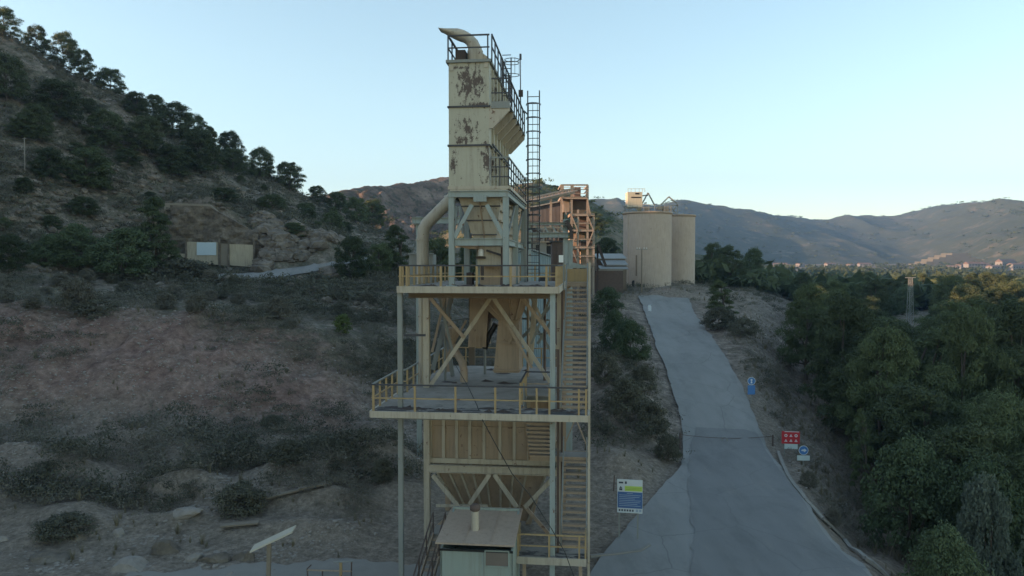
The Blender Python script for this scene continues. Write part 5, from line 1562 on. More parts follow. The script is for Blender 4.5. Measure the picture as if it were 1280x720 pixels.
MB().tube(ring, .03, 6, False).build('ring', M['galv'], ch)
# stakes
def stake(px, pb, px2, pt_, lab, r=.035, mat='wood'):
    g = ground_at(px, pb, 20); t_ = at(px2, pt_, g.y)
    o = tag(MB().tube([(0, 0, -.25), t_ - g], [r, r * .9], 7).build('stake', M[mat], None, loc=g), lab, 'stake')
stake(1110, 695, 1120, 673, 'pale leaning stake at the edge of the verge, lower right')
stake(767, 614, 768, 594, 'short rusty stake standing behind the notice board', .04, 'rust')
# tilted board on a post, lower left
g = ground_at(335, 735, 18); Dg = g.y
tb = empty('tilted_board', g, 0, 'long pale plank tilted on top of a thin post in the lower left', 'board on post')
a = at(312, 689.5, Dg - .3) - g; b = at(365, 664.5, Dg + .3) - g
d = (b - a)
n_ = Vector((.25, -.9, .0)).normalized()
up_ = Vector((0.1, .75, .25))
MB().add([a, b, b + up_ * .55, a + up_ * .55, a - Vector((0, 0, .07)), b - Vector((0, 0, .07)), b + up_ * .55 - Vector((0, 0, .07)), a + up_ * .55 - Vector((0, 0, .07))],
    [(0, 1, 2, 3), (7, 6, 5, 4), (0, 4, 5, 1), (1, 5, 6, 2), (2, 6, 7, 3), (3, 7, 4, 0)]).build('panel', plain('pale_board', (.44, .40, .33), .8, .15, 3), tb)
tp = at(335, 681, Dg) - g
MB().bar((0, 0, -.3), (tp.x, tp.y + .15, tp.z), .16, .12).build('post', M['wood'], tb)
# low rails and a yellow stub post by the yard edge
g = ground_at(410, 722, 18); Dg = g.y
lr = empty('low_barrier', g, 0, 'low rusty frame with a yellow stub post near the tower foot', 'barrier')
def lp(px, py, dd=0): return at(px, py, Dg + dd) - Vector(g)
MB().bar(lp(426, 726), lp(426, 703), .11, .11).build('post', M['yellow'], lr)
MB().bar(lp(417, 702.5), lp(441, 701.5), .06, .05).build('top_plate', M['galv'], lr)
for p0, p1 in (((385, 724), (384, 711)), ((384, 711), (389, 706)), ((403, 726), (403, 713)), ((439, 724), (439.5, 702))):
    MB().bar(lp(*p0), lp(*p1), .05, .05).build('upright', M['rust'], lr)
MB().bar(lp(384, 712.5), lp(440, 714), .05, .05).build('rail', M['tan'], lr)
# planks lying on the rubble
def plank(px, py, L_, W_, rz, lab, tilt=.1):
    g = ground_at(px, py, 20)
    MB().box((-L_ / 2, -W_ / 2, 0), (L_ / 2, W_ / 2, .06))
    o = MB().box((-L_ / 2, -W_ / 2, 0), (L_ / 2, W_ / 2, .07)).build('plank', M['wood'], None, loc=(g.x, g.y, g.z + .12), rot=(0, -tilt, rz))
    tag(o, lab, 'plank')
plank(394, 611, 1.8, .4, .25, 'short pale plank lying on rubble left of the tower')
plank(352, 623, 2.4, .35, .5, 'long grey plank lying half buried left of the short one')
plank(300, 660, 1.8, .4, .2, 'grey slab of board lying among the boulders', .03)
g = ground_at(812, 389, 80)
if g:
    o = MB().box((-.2, -.2, 0), (.2, .2, .7)).box((-.15, -.15, .703), (.15, .15, .85)).build('marker', M['sign_white'], None, loc=g)
    tag(o, 'small white marker block at the road end in front of the large silo', 'marker')
# low concrete kerb by the notice board
pts = [ground_at(*p, 20) for p in ((738, 697), (768, 694), (800, 690), (812, 683))]
m = MB()
for a, b in zip(pts[:-1], pts[1:]): m.bar(a + Vector((0, 0, .03)), b + Vector((0, 0, .03)), .16, .12)
tag(m.build('kerb', M['concrete']), kind='structure')

# ------------------------------------------------------------------ vegetation
M['bark'] = plain('bark', (.085, .068, .055), .9, .3, 5)
M['pine'] = leafy('pine_needles', (.042, .058, .028), (.120, .152, .070))
M['pine_dark'] = leafy('dark_pine_needles', (.034, .048, .025), (.092, .116, .056))
M['broad'] = leafy('broad_leaves', (.045, .070, .035), (.11, .145, .075))
M['grey_leaf'] = leafy('grey_green_leaves', (.085, .11, .085), (.18, .21, .17))
M['scrub'] = leafy('scrub_leaves', (.080, .079, .060), (.185, .172, .138), .15)
M['scrub_green'] = leafy('green_scrub_leaves', (.056, .060, .043), (.128, .126, .092), .15)
M['lime'] = leafy('bright_leaves', (.07, .10, .03), (.14, .18, .06))
M['dry'] = leafy('dry_grass_blades', (.12, .105, .07), (.25, .22, .15), .15)

def quads(c, nrm, size, asp, r):
    """leaf quads: centres c (n,3), normals, size (n,), aspect; diamond shaped"""
    n = len(c)
    nrm = nrm / (np.linalg.norm(nrm, axis=1, keepdims=True) + 1e-9)
    a = r.normal(size=(n, 3)); t = np.cross(nrm, a); t /= (np.linalg.norm(t, axis=1, keepdims=True) + 1e-9)
    b = np.cross(nrm, t)
    s = size[:, None]
    V = np.stack([c - t * s, c - b * s * asp, c + t * s, c + b * s * asp], 1).reshape(-1, 3)
    F = np.arange(4 * n).reshape(n, 4)
    return V, F

def crown(kind, H, Wd, seed, nl, leaf):
    """clumped crown: many small leaf faces on clumps through the crown's volume"""
    r = np.random.default_rng(seed)
    K = {'pine': 84, 'round': 110, 'tall': 46, 'cone': 40, 'broad': 90, 'wisp': 60}[kind]
    C = []; Rr = []
    lean = r.normal(size=2) * .05 * H
    for k in range(K):
        u = (k + r.random()) / K
        if kind == 'pine':
            z = H * (.16 + .80 * u); prof = math.sin(math.pi * min(1, (u * .74 + .24))) ** .55 * (1.12 if k % 5 == 0 else .95)
        elif kind == 'round':
            z = H * (.07 + .86 * u); prof = math.sin(math.pi * min(1, (u * .70 + .26))) ** .5
        elif kind == 'tall':
            z = H * (.12 + .86 * u); prof = (1 - u) ** .55 * (.6 + .4 * min(1, u * 5))
        elif kind == 'cone':
            z = H * (.06 + .92 * u); prof = (1 - u) ** .8
        else:
            z = H * (.10 + .86 * u); prof = math.sin(math.pi * min(1, (u * .75 + .24))) ** .55
        rad = Wd / 2 * prof * (.35 + .65 * math.sqrt(r.random())) * r.uniform(.75, 1.1)
        an = r.random() * 6.283
        C.append((math.cos(an) * rad + lean[0] * u, math.sin(an) * rad + lean[1] * u, z))
        Rr.append(Wd * r.uniform(.07, .135) * (1.25 if kind in ('broad', 'wisp') else 1) * (1 if kind != 'cone' else .8))
    C = np.array(C); Rr = np.array(Rr)
    per = nl // K
    idx = np.repeat(np.arange(K), per)
    d = r.normal(size=(len(idx), 3)); d /= np.linalg.norm(d, axis=1, keepdims=True)
    d[:, 2] = np.where(d[:, 2] < -.3, -d[:, 2] * .6, d[:, 2])
    rad = Rr[idx] * (.45 + .62 * r.random(len(idx)) ** .6)
    fl = np.array([1.15, 1.15, .85 if kind == 'pine' else .95])
    if kind == 'wisp': fl = np.array([.6, .6, 1.6])
    c = (C[idx] + d * rad[:, None] * fl) * np.array([1, 1, .94])
    nrm = d + r.normal(size=d.shape) * .55 + np.array([0, 0, .35])
    if kind == 'wisp': nrm = r.normal(size=d.shape); nrm[:, 2] *= .3
    sz = leaf * r.uniform(.6, 1.35, len(idx))
    V, F = quads(c, nrm, sz, .24 if kind in ('pine', 'tall', 'cone', 'round') else .6, r)
    return V, F, C

def trunk_mb(H, Wd, C, seed, kind):
    r = random.Random(seed)
    m = MB()
    r0 = max(.06, H * .02)
    top = .8 if kind != 'broad' else .55
    pts = [Vector((0, 0, -.6))]
    for k in range(1, 6):
        pts.append(Vector((r.uniform(-.03, .03) * H, r.uniform(-.03, .03) * H, H * top * k / 5)))
    m.tube(pts, [r0 * (1.15 - .18 * k) for k in range(6)], 7)
    for k in r.sample(range(len(C)), min(12, len(C))):
        c = Vector(C[k]); i = min(4, max(1, int(c.z / H * 5 * .8)))
        a = pts[i]; mid = a.lerp(c, .5) + Vector((0, 0, -.04 * H))
        m.tube([a, mid, c], [r0 * .45, r0 * .3, r0 * .12], 5)
    return m

PROTO = {}
def proto(key, kind, H, Wd, seed, nl, leaf, mat):
    V, F, C = crown(kind, H, Wd, seed, nl, leaf)
    cm_ = mesh_np('crown', V, F, M[mat]); tm = trunk_mb(H, Wd, C, seed, kind).mesh('trunk', M['bark'])
    PROTO.setdefault(key, []).append((cm_, tm, H, Wd))
for s in range(5): proto('pine', 'pine', 10, 8.5, 100 + s, 27000, .17, 'pine')
for s in range(3): proto('pine', 'pine', 10, 7.6, 120 + s, 27000, .17, 'pine_dark')
for s in range(5): proto('hill', 'round', 10, 9.6, 130 + s, 20000, .24, 'pine_dark' if s < 3 else 'pine')
for s in range(3): proto('tall', 'tall', 10, 5.6, 140 + s, 20000, .15, 'pine')
for s in range(2): proto('cone', 'cone', 10, 4.6, 160 + s, 15000, .14, 'pine')
for s in range(2): proto('broad', 'broad', 10, 10, 180 + s, 15000, .17, 'broad')
for s in range(2): proto('wisp', 'wisp', 10, 9, 200 + s, 12000, .17, 'grey_leaf')
for s in range(3): proto('bush', 'broad', 10, 14, 220 + s, 7000, .30, 'scrub_green')
for s in range(2): proto('grey_bush', 'broad', 10, 14, 230 + s, 7000, .28, 'scrub')
for s in range(1): proto('lime_bush', 'broad', 10, 9, 240 + s, 4000, .35, 'lime')

TREES = []
trr = random.Random(11)
def tree(key, loc, H, Wd, label, cat='tree', name=None, group=None):
    """tree or bush with its own trunk and crown"""
    Wd *= .84
    pr = PROTO[key]; cmh, tmh, h, w = pr[trr.randrange(len(pr))]
    nm = name or {'pine': 'pine_tree', 'hill': 'pine_tree', 'tall': 'pine_tree', 'cone': 'young_conifer', 'broad': 'leafy_tree', 'wisp': 'grey_green_tree'}.get(key, 'bush')
    o = empty(nm, (loc[0], loc[1], loc[2] - .15), trr.random() * 6.28, label, cat, group)
    o.scale = (Wd / w, Wd / w, H / h)
    link('trunk', tmh, o); link('crown', cmh, o)
    TREES.append((loc[0], loc[1], Wd))
    return o

def tree_px(key, px, ptop, pbot, wpx, label, cat='tree', name=None, group=None, dmin=40, D=None):
    if D is None:
        g = None; p = pbot
        while g is None and p < 420:
            g = ground_at(px, p, dmin); p += 3
        if g is None: return None
        if g.y > 260: 
            g = ground_at(px, pbot + 14, dmin)
    else:
        x = at(px, 330, D).x; g = Vector((x, D, h1(x, D) if D < 200 else at(px, pbot, D).z))
    H = at(px, ptop, g.y).z - g.z
    return tree(key, g, max(H, .8), wpx / FPX * g.y, label, cat, name, group)

# left hill, one by one
HG = 'pines scattered over the left hill'
for t in [
    ('hill', 4, 4, 46, 44, 'pine on the skyline cut by the top left corner of the picture'),
    ('hill', 45, 29, 68, 34, 'second pine on the hill skyline from the left, slim and dark'),
    ('hill', 79, 36, 84, 42, 'broad pine on the hill skyline next to the slim dark one'),
    ('hill', 105, 58, 98, 30, 'small ragged pine on the skyline right of the broad skyline pine'),
    ('hill', 138, 83, 118, 46, 'isolated round pine on the hill skyline with sky on both sides'),
    ('hill', 171, 112, 146, 38, 'low pine on the skyline just right of the isolated round one'),
    ('hill', 193, 115, 148, 34, 'pine with flat open top on the middle of the hill skyline'),
    ('hill', 217, 124, 176, 60, 'large wide pine below the skyline in the middle of the left hill'),
    ('hill', 243, 138, 178, 40, 'pine on the descending skyline right of the large wide pine'),
    ('tall', 268, 154, 214, 34, 'tall narrow pine on the skyline with gaps in its crown'),
    ('hill', 287, 160, 212, 42, 'dense pine leaning against the tall narrow skyline pine'),
    ('hill', 325, 181, 224, 40, 'isolated dark pine low on the hill skyline'),
    ('hill', 362, 199, 240, 46, 'round pine at the lower end of the hill skyline'),
    ('hill', 396, 230, 252, 30, 'low shrubby pine where the hill skyline meets the far cliff'),
    ('hill', 420, 238, 262, 34, 'low pine on the hill shoulder in front of the far cliff'),
    ('hill', 445, 244, 270, 36, 'wide low pine on the hill shoulder above the curving road'),
    ('hill', 466, 246, 278, 40, 'last pine of the hill shoulder beside the far cliff'),
    ('hill', 8, 62, 128, 56, 'large dark pine on the slope at the left edge of the picture'),
    ('hill', 76, 96, 152, 74, 'widest pine high on the left slope below the skyline'),
    ('hill', 44, 125, 178, 46, 'pine left of and below the widest slope pine'),
    ('hill', 131, 134, 186, 60, 'round pine in the middle of the upper left slope'),
    ('hill', 181, 140, 192, 54, 'dark pine right of the round pine on the upper slope'),
    ('hill', 215, 177, 222, 52, 'pine above the ruin in the middle of the slope'),
    ('hill', 110, 179, 238, 70, 'pale green bushy pine low on the left slope'),
    ('hill', 62, 180, 226, 44, 'small pine left of the pale green bushy one'),
    ('hill', 252, 156, 218, 58, 'heavy dark pine under the descending skyline'),
    ('hill', 292, 182, 220, 44, 'dark pine under the dense skyline pine'),
    ('hill', 28, 140, 176, 40, 'small dark pine near the left edge halfway up the hill'),
    ('hill', 160, 182, 210, 40, 'low pine between the slope pines above the pale green one'),
    ('tall', 195, 240, 346, 74, 'tall young pine standing left of the ruined wall'),
    ('broad', 150, 282, 348, 96, 'wide dark leafy tree at the slope foot left of the tall young pine'),
    ('broad', 98, 276, 340, 66, 'dark leafy tree behind the wide one at the slope foot'),
    ('hill', 12, 288, 342, 52, 'dark pine at the slope foot on the left edge'),
    ('broad', 58, 290, 336, 50, 'low leafy tree near the slope foot by the left edge'),
    ('hill', 340, 240, 262, 40, 'low dark pine beside the thin pale pole on the hill'),
    ('hill', 280, 232, 254, 46, 'low spreading pine right above the ruin coping'),
]:
    tree_px(*t[:5], t[5], group=HG if t[0] != 'broad' else None)
hr2 = random.Random(77); cnt = 0; tr_ = 0
while cnt < 26 and tr_ < 3000:
    tr_ += 1
    px = hr2.uniform(-10, 440); fy = hr2.random() ** 1.3
    ysk = np.interp(px, [0, 150, 300, 400, 470], [62, 130, 212, 250, 272])
    py = ysk + 14 + fy * (300 - ysk - 14)
    if 200 < px < 335 and py > 240: continue
    g = ground_at(px, py, 84)
    if g is None or g.y > 190 or any((g.x - q[0]) ** 2 + (g.y - q[1]) ** 2 < 16 for q in TREES): continue
    H = hr2.uniform(1.4, 3.2)
    tree('hill', g, H, H * hr2.uniform(1.1, 1.7), 'low scrubby pine ' + ('near the left picture edge' if px < 130 else 'on the middle of the left hill' if px < 260 else 'towards the right foot of the left hill') + (', high on the slope' if fy < .35 else ', halfway down the slope' if fy < .7 else ', low on the slope'), 'tree', 'scrub_pine', 'scrubby pines on the left hill'); cnt += 1
# clumps behind and left of the tower
for t in [
    ('hill', 440, 291, 346, 54, 'dark pine at the bend of the curving road left of the tower', 104),
    ('hill', 474, 300, 345, 44, 'round pine right of the one at the road bend', 108),
    ('tall', 503, 276, 346, 56, 'tallest pine of the clump left of the fat pipe', 112),
    ('hill', 545, 292, 348, 60, 'pine seen through the filter legs behind the fat pipe', 116),
    ('hill', 590, 300, 350, 50, 'pine hidden mostly behind the upper deck of the tower', 118),
    ('hill', 415, 262, 286, 34, 'small pine on the slope above the road bend', 140),
]:
    tree_px(*t[:5], t[5], D=t[6])
# by the road and the silos
for t in [
    ('tall', 907, 345, 412, 52, 'feathery pine alone on the right verge near the road end', 92),
    ('pine', 890, 300, 332, 40, 'dark pine right of the small silo', 165),
    ('pine', 912, 303, 334, 46, 'wide dark pine right of the small silo, second from the silo', 160),
    ('broad', 938, 308, 336, 40, 'low tree at the right end of the group beside the silos', 170),
    ('pine', 757, 292, 345, 46, 'pine between the plant frame and the silos, on the hill side', 150),
    ('pine', 740, 262, 300, 44, 'dark pine on the wooded hill right behind the plant frame', 215),
    ('pine', 672, 224, 262, 40, 'pine on the wooded hilltop behind the caged ladder', 285),
    ('pine', 690, 229, 262, 36, 'pine on the wooded hilltop right of the caged ladder', 290),
    ('broad', 768, 384, 440, 40, 'dark bush on the left verge at the tower side of the road', 74),
    ('broad', 790, 396, 446, 52, 'largest dark bush on the left verge of the road', 70),
    ('broad', 759, 356, 398, 44, 'dark bush on the left verge nearest the brown wall', 92),
]:
    tree_px(*t[:5], t[5], D=t[6])

# the wood on the right
FG = 'trees of the dense wood on the right'
special = [
    ('cone', 1087, 500, 600, 50, 'young conical pine with a pointed top at the near edge of the wood', 52),
    ('broad', 1140, 538, 690, 118, 'broad leafy tree with mid green leaves at the near edge of the wood', 44),
    ('wisp', 1246, 598, 742, 100, 'grey green feathery tree in the lower right of the wood', 38),
    ('broad', 1185, 648, 760, 110, 'low leafy bush in the bottom right corner below the grey green tree', 33),
    ('pine', 1010, 348, 470, 84, 'tall pine at the left end of the wood nearest the road signs', 86),
    ('pine', 1052, 354, 520, 100, 'large rounded pine at the left front of the wood', 72),
    ('pine', 1100, 396, 560, 112, 'largest dark pine in the middle front of the wood', 63),
    ('pine', 1208, 372, 580, 112, 'wide pale topped pine in the right front of the wood', 62),
    ('pine', 1268, 360, 560, 130, 'big pine cut by the right edge of the picture', 66),
]
for t in special: tree_px(*t[:5], t[5], D=t[6], cat='bush' if 'low leafy bush' in t[5] else 'tree', name='bush' if 'low leafy bush' in t[5] else None)
pts = []
fr = random.Random(23)
def forest_edge(D): return np.interp(D, [30, 36, 44, 52, 60, 75, 100, 150, 220], [1190, 1150, 1128, 1088, 1050, 1008, 985, 975, 965])
tries = 0
while len(pts) < 190 and tries < 20000:
    tries += 1
    D = 40 + 190 * fr.random() ** 1.35; px = fr.uniform(960, 1420)
    if px < forest_edge(D) + 3.6 * FPX / D: continue
    x = (px - 640) / FPX * D
    sp = 4.6 + .028 * (D - 40)
    if any((x - q[0]) ** 2 + (D - q[1]) ** 2 < sp * sp for q in pts): continue
    if any((x - q[0]) ** 2 + (D - q[1]) ** 2 < (q[2] * .35) ** 2 for q in TREES): continue
    if abs(px - 1137) < 20 and 112 < D < 160: continue
    pts.append((x, D))
for x, D in pts:
    px = 640 + x / D * FPX
    g = Vector((x, D, h1(x, D)))
    ytop = np.interp(D, [40, 55, 65, 80, 100, 130, 170, 230], [560, 458, 416, 382, 361, 348, 344, 341]) + fr.uniform(-8, 14)
    if abs(px - 1137) < 34 and D < 165: ytop = max(ytop, 392)
    H = np.clip((330 - ytop) / FPX * D + CAMZ - g.z, 4.5, 16)
    near = D < 48
    key = fr.choices(['pine', 'tall', 'broad'], [.86, .08, .06 if not near else .5])[0]
    zone = ('in the near lower right rows' if D < 58 else 'in the front middle rows' if D < 85 else 'in the back middle rows' if D < 125 else 'in the farthest rows below the horizon')
    side = 'left of the lattice pylon' if px < 1137 else 'right of the lattice pylon' if px < 1285 else 'at the right edge'
    kn = {'pine': 'rounded dark pine', 'tall': 'narrow pine', 'broad': 'leafy dark tree'}[key]
    tree(key, g, H, H * fr.uniform(.68, .92), f'{kn} {zone}, {side}', 'tree', 'wood_tree', FG)

# bushes one can tell apart
for t in [
    ('lime_bush', 428, 390, 417, 26, 'single bright green bush on the top edge of the bare bank', 'bush'),
    ('bush', 232, 322, 352, 78, 'dark sprawling bush in front of the ruined wall', 'bush'),
    ('bush', 478, 570, 601, 34, 'dark green bush left of the tower beside the gravel heaps', 'bush'),
    ('grey_bush', 350, 368, 398, 44, 'grey rounded bush on the terrace above the bare bank', 'bush'),
    ('grey_bush', 364, 396, 410, 22, 'small grey bush on the lip of the bare bank left of the bright one', 'bush'),
    ('bush', 122, 372, 392, 70, 'wide dark bush on the left part of the bank top', 'bush'),
    ('grey_bush', 100, 345, 390, 50, 'tall grey bush standing on the left part of the bank top', 'bush'),
    ('bush', 400, 540, 562, 60, 'dark low bush at the foot of the bare bank near the gravel heaps', 'bush'),
    ('bush', 340, 516, 532, 36, 'dark low bush on the lower part of the bare bank', 'bush'),
    ('bush', 300, 600, 640, 80, 'dark green bush among the boulders at the bank foot', 'bush'),
    ('bush', 80, 640, 668, 80, 'dark bush in the lower left corner behind the boulders', 'bush'),
    ('bush', 360, 548, 580, 60, 'green bush in the hollow at the foot of the bank', 'bush'),
    ('grey_bush', 1011, 586, 608, 26, 'small dry bush behind the kerb right of the road', 'bush'),
    ('grey_bush', 1042, 630, 656, 24, 'dry tuft bush on the right verge below the signs', 'bush'),
    ('bush', 835, 540, 575, 40, 'dark bush at the left road edge beside the chain post', 'bush'),
    ('bush', 815, 500, 545, 50, 'dark bush on the left verge above the chain post', 'bush'),
    ('bush', 780, 470, 520, 60, 'wide dark bush on the left verge halfway up the road', 'bush'),
    ('bush', 802, 455, 490, 44, 'bush on the left verge close to the upper road', 'bush'),
    ('bush', 756, 440, 480, 44, 'bush on the left verge close behind the stairs', 'bush'),
    ('bush', 898, 382, 412, 50, 'dark bush at the foot of the feathery pine', 'bush'),
    ('grey_bush', 690, 560, 590, 40, 'grey bush seen through the tower stairs', 'bush'),
    ('bush', 930, 396, 420, 44, 'dark bush on the right verge beside the feathery pine', 'bush'),
]:
    g = ground_at(t[1], t[3], 25)
    if g is None: continue
    H = max(.5, at(t[1], t[2], g.y).z - g.z)
    tree(t[0], g, H, t[4] / FPX * g.y, t[5], 'bush', 'bush')

# rounded bushes of the terrace above the bank
br_ = random.Random(41); cnt = 0; k = 0
while cnt < 30 and k < 900:
    k += 1
    px = br_.uniform(-5, 500); py = br_.uniform(352, 392) + 14 * max(0, px - 300) / 200
    g = ground_at(px, py, 62)
    if g is None or g.y > 103 or any((g.x - q[0]) ** 2 + (g.y - q[1]) ** 2 < 9 for q in TREES): continue
    w = br_.uniform(1.4, 2.8)
    tree(br_.choice(['grey_bush', 'grey_bush', 'bush']), g, w * br_.uniform(.55, .8), w, 'rounded scrub bush on the terrace above the bare bank, ' + ('near the left edge' if px < 150 else 'below the ruined wall' if px < 320 else 'left of the tower'), 'bush', 'bush', 'rounded bushes on the terrace'); cnt += 1

# scrub, grass and stones too many to count
def scatter(name, n, region, dens, proto_fn, nproto, mat, smin, smax, far_thin=True, seed=1):
    r = np.random.default_rng(seed)
    P_ = [proto_fn(np.random.default_rng(seed * 50 + k)) for k in range(nproto)]
    pxa, pxb, D0, D1 = region
    m = n * 6
    D = D0 * (D1 / D0) ** r.random(m)
    t = (r.uniform(pxa, pxb, m) - 640) / FPX
    x = t * D
    keep = r.random(m) < dens(x, D, t) * (1 - roadmask(x, D))
    x, D = x[keep], D[keep]
    dd = np.full(len(x), 9e9)
    for q in UPPER: dd = np.minimum(dd, (x - q[0]) ** 2 + (D - q[1]) ** 2)
    k2 = dd > 3.2 ** 2
    x, D = x[k2][:n], D[k2][:n]
    z = hz(x, D)
    s = r.uniform(smin, smax, len(x)) * (.6 + .8 * r.random(len(x)) ** 2)
    an = r.random(len(x)) * 6.283
    which = r.integers(0, nproto, len(x))
    Vs = []; Fs = []; off = 0
    for k in range(nproto):
        v, f = P_[k]
        i = np.nonzero(which == k)[0]
        if len(i) == 0: continue
        ca, sa = np.cos(an[i])[:, None], np.sin(an[i])[:, None]
        X = (v[None, :, 0] * ca - v[None, :, 1] * sa) * s[i][:, None] + x[i][:, None]
        Y = (v[None, :, 0] * sa + v[None, :, 1] * ca) * s[i][:, None] + D[i][:, None]
        Z = v[None, :, 2] * s[i][:, None] + z[i][:, None] - .03
        Vs.append(np.stack([X, Y, Z], -1).reshape(-1, 3))
        Fs.append((f[None] + (np.arange(len(i)) * len(v))[:, None, None]).reshape(-1, f.shape[1]) + off)
        off += len(i) * len(v)
    me = mesh_np(name, np.concatenate(Vs), np.concatenate(Fs), M[mat])
    return tag(link(name, me), kind='stuff')
def bush_proto(nq, leaf, flat_=.6):
    def fn(r):
        k = 7
        C = r.normal(size=(k, 3)) * np.array([.33, .33, .12]); C[:, 2] = np.abs(C[:, 2]) + .2
        i = r.integers(0, k, nq)
        d = r.normal(size=(nq, 3)); d /= np.linalg.norm(d, axis=1, keepdims=True); d[:, 2] = np.abs(d[:, 2])
        c = C[i] + d * (.25 * r.random(nq) ** .4)[:, None] * np.array([1.2, 1.2, 1.0])
        return quads(c, d + r.normal(size=d.shape) * .6, leaf * r.uniform(.6, 1.3, nq), .45, r)
    return fn
def grass_proto(nb):
    def fn(r):
        a = r.random(nb) * 6.283; b0 = np.stack([np.cos(a) * .12, np.sin(a) * .12, np.zeros(nb)], 1) * r.random(nb)[:, None]
        tip = b0 + np.stack([np.cos(a) * .45 * r.random(nb), np.sin(a) * .45 * r.random(nb), .5 + .6 * r.random(nb)], 1)
        w = np.stack([-np.sin(a), np.cos(a), 0 * a], 1) * .035
        V = np.stack([b0 - w, b0 + w, tip + w * .2, tip - w * .2], 1).reshape(-1, 3)
        return V, np.arange(4 * nb).reshape(nb, 4)
    return fn
def rock_proto():
    def fn(r):
        import bmesh
        bm = bmesh.new(); bmesh.ops.create_icosphere(bm, subdivisions=1, radius=.5)
        V = np.array([v.co for v in bm.verts]); F = np.array([[v.index for v in f.verts] for f in bm.faces]); bm.free()
        V = V * (1 + .45 * (r.random((len(V), 1)) - .5)) * np.array([1.2, .9, .65]) + np.array([0, 0, .12])
        return V, F
    return fn
def patchy(x, y, th=.5, sc=6.0, seed=40): return sstep(th - .12, th + .12, fbm(x / sc, y / sc, seed, 4) * .5 + .5)
def d_terr(x, D, t):
    a = np.maximum(.85 * patchy(x, D, .40, 5, 45) * sstep(88, 100, D) * sstep(-.1, -.2, t), patchy(x, D, .46)) * sstep(60, 66, D + 2.5 * fbm(x / 6, D / 6, 4, 3)) * sstep(.10, .02, t)
    a = np.maximum(a, .20 * patchy(x, D, .56, 5) * sstep(46, 50, D) * sstep(66, 60, D) * sstep(.1, 0, t))
    a = np.maximum(a, .85 * patchy(x, D, .47, 3.2, 61) * sstep(36, 40, D) * sstep(53, 48, D) * sstep(-.08, -.16, t))
    a = np.maximum(a, .75 * patchy(x, D, .48, 5, 71) * sstep(47, 55, D) * sstep(.09, .12, t) * sstep(.36, .30, t))
    a = np.maximum(a, .7 * patchy(x, D, .5, 5, 77) * sstep(.30, .33, t) * sstep(30, 45, D))
    return np.clip(a, 0, 1)
scatter('scrub', 9500, (-60, 1100, 36, 230), d_terr, bush_proto(110, .045), 6, 'scrub', .6, 1.7, seed=3)
scatter('dark_scrub', 3000, (-60, 1000, 38, 230), lambda x, D, t: d_terr(x, D, t) * patchy(x, D, .55, 9, 91), bush_proto(170, .045), 6, 'scrub_green', .8, 2.1, seed=5)
scatter('dry_grass', 3800, (-40, 1180, 32, 130), lambda x, D, t: np.clip(patchy(x, D, .52, 5, 99) * (.10 + .6 * sstep(.30, .34, t) + .3 * sstep(58, 64, D)), 0, 1), grass_proto(16), 5, 'dry', .28, .62, seed=7)
M['stone'] = M['rockwall']
M['stone_pale'] = plain('pale_stone', (.25, .222, .195), .95, .45, 2.0, 0, .5)
def d_rock(x, D, t):
    a = .55 * patchy(x, D, .5, 4, 15) * sstep(70, 62, D) * sstep(.1, -.02, t)
    a = np.maximum(a, .9 * sstep(.30, .33, t) * sstep(.45, .40, t))
    a = np.maximum(a, .75 * patchy(x, D, .44, 3, 14) * sstep(47, 51, D) * sstep(68, 64, D) * sstep(-.05, -.15, t))
    a = np.maximum(a, .35 * patchy(x, D, .5, 7, 16) * sstep(66, 80, D))
    return np.clip(a, 0, 1)
scatter('stones', 15000, (-60, 1100, 31, 150), d_rock, rock_proto(), 6, 'stone_pale', .06, .24, seed=9)
scatter('outcrop_rocks', 900, (318, 425, 104, 119), lambda x, D, t: .9 + 0 * x, rock_proto(), 6, 'stone', .8, 2.4, seed=17)
scatter('hill_scrub', 7000, (-60, 500, 88, 200), lambda x, D, t: patchy(x, D, .40, 6, 47) * (1 - .85 * sstep(104, 108, D) * sstep(120, 114, D) * sstep(-.36, -.33, t) * sstep(-.22, -.26, t)), bush_proto(44, .10), 6, 'scrub_green', .7, 1.9, seed=18)
scatter('hill_rocks', 1600, (-40, 480, 85, 190), lambda x, D, t: .8 * patchy(x, D, .52, 8, 19) + 0 * x, rock_proto(), 6, 'stone', .4, 1.5, seed=10)
# tree clumps too far off to count
def far_scrub(i):
    (X, Dg, Z, u), n, (smin, smax) = hillpts[i]
    r = np.random.default_rng(60 + i)
    iy = r.integers(0, X.shape[0] - 1, n * 6); ix = r.integers(0, X.shape[1] - 1, n * 6)
    k = (u[iy, ix] > .03) & (patchy(X[iy, ix], Dg[iy, ix], .5, 12 * smax, 70 + i) > r.random(n * 6) * 1.0)
    iy, ix = iy[k][:n], ix[k][:n]
    x = X[iy, ix] + r.normal(size=len(iy)) * smax * .3; y = Dg[iy, ix] - abs(r.normal(size=len(iy))) * smax * .3; z = Z[iy, ix]
    Vs = []; Fs = []; P_ = [bush_proto(56, .13)(np.random.default_rng(k)) for k in range(4)]
    for q in range(len(x)):
        v, f = P_[q % 4]; s = r.uniform(smin, smax) * 1.5
        Vs.append(v * np.array([s, s, s * 1.1]) + np.array([x[q], y[q], z[q] - .1 * s])); Fs.append(f + q * len(v))
    tag(link('far_trees', mesh_np('far_trees', np.concatenate(Vs), np.concatenate(Fs), M['pine'])), kind='stuff')
for i in range(3): far_scrub(i)
def d_far(x, D, t): return sstep(.28, .34, t) * patchy(x, D, .42, 40, 81)
scatter('far_wood', 2600, (900, 1420, 190, 1150), d_far, bush_proto(30, .22), 5, 'pine', 6, 11, seed=12)
scatter('far_wood', 500, (640, 960, 150, 420), lambda x, D, t: patchy(x, D, .45, 20, 82), bush_proto(40, .18), 5, 'pine_dark', 4, 8, seed=13)

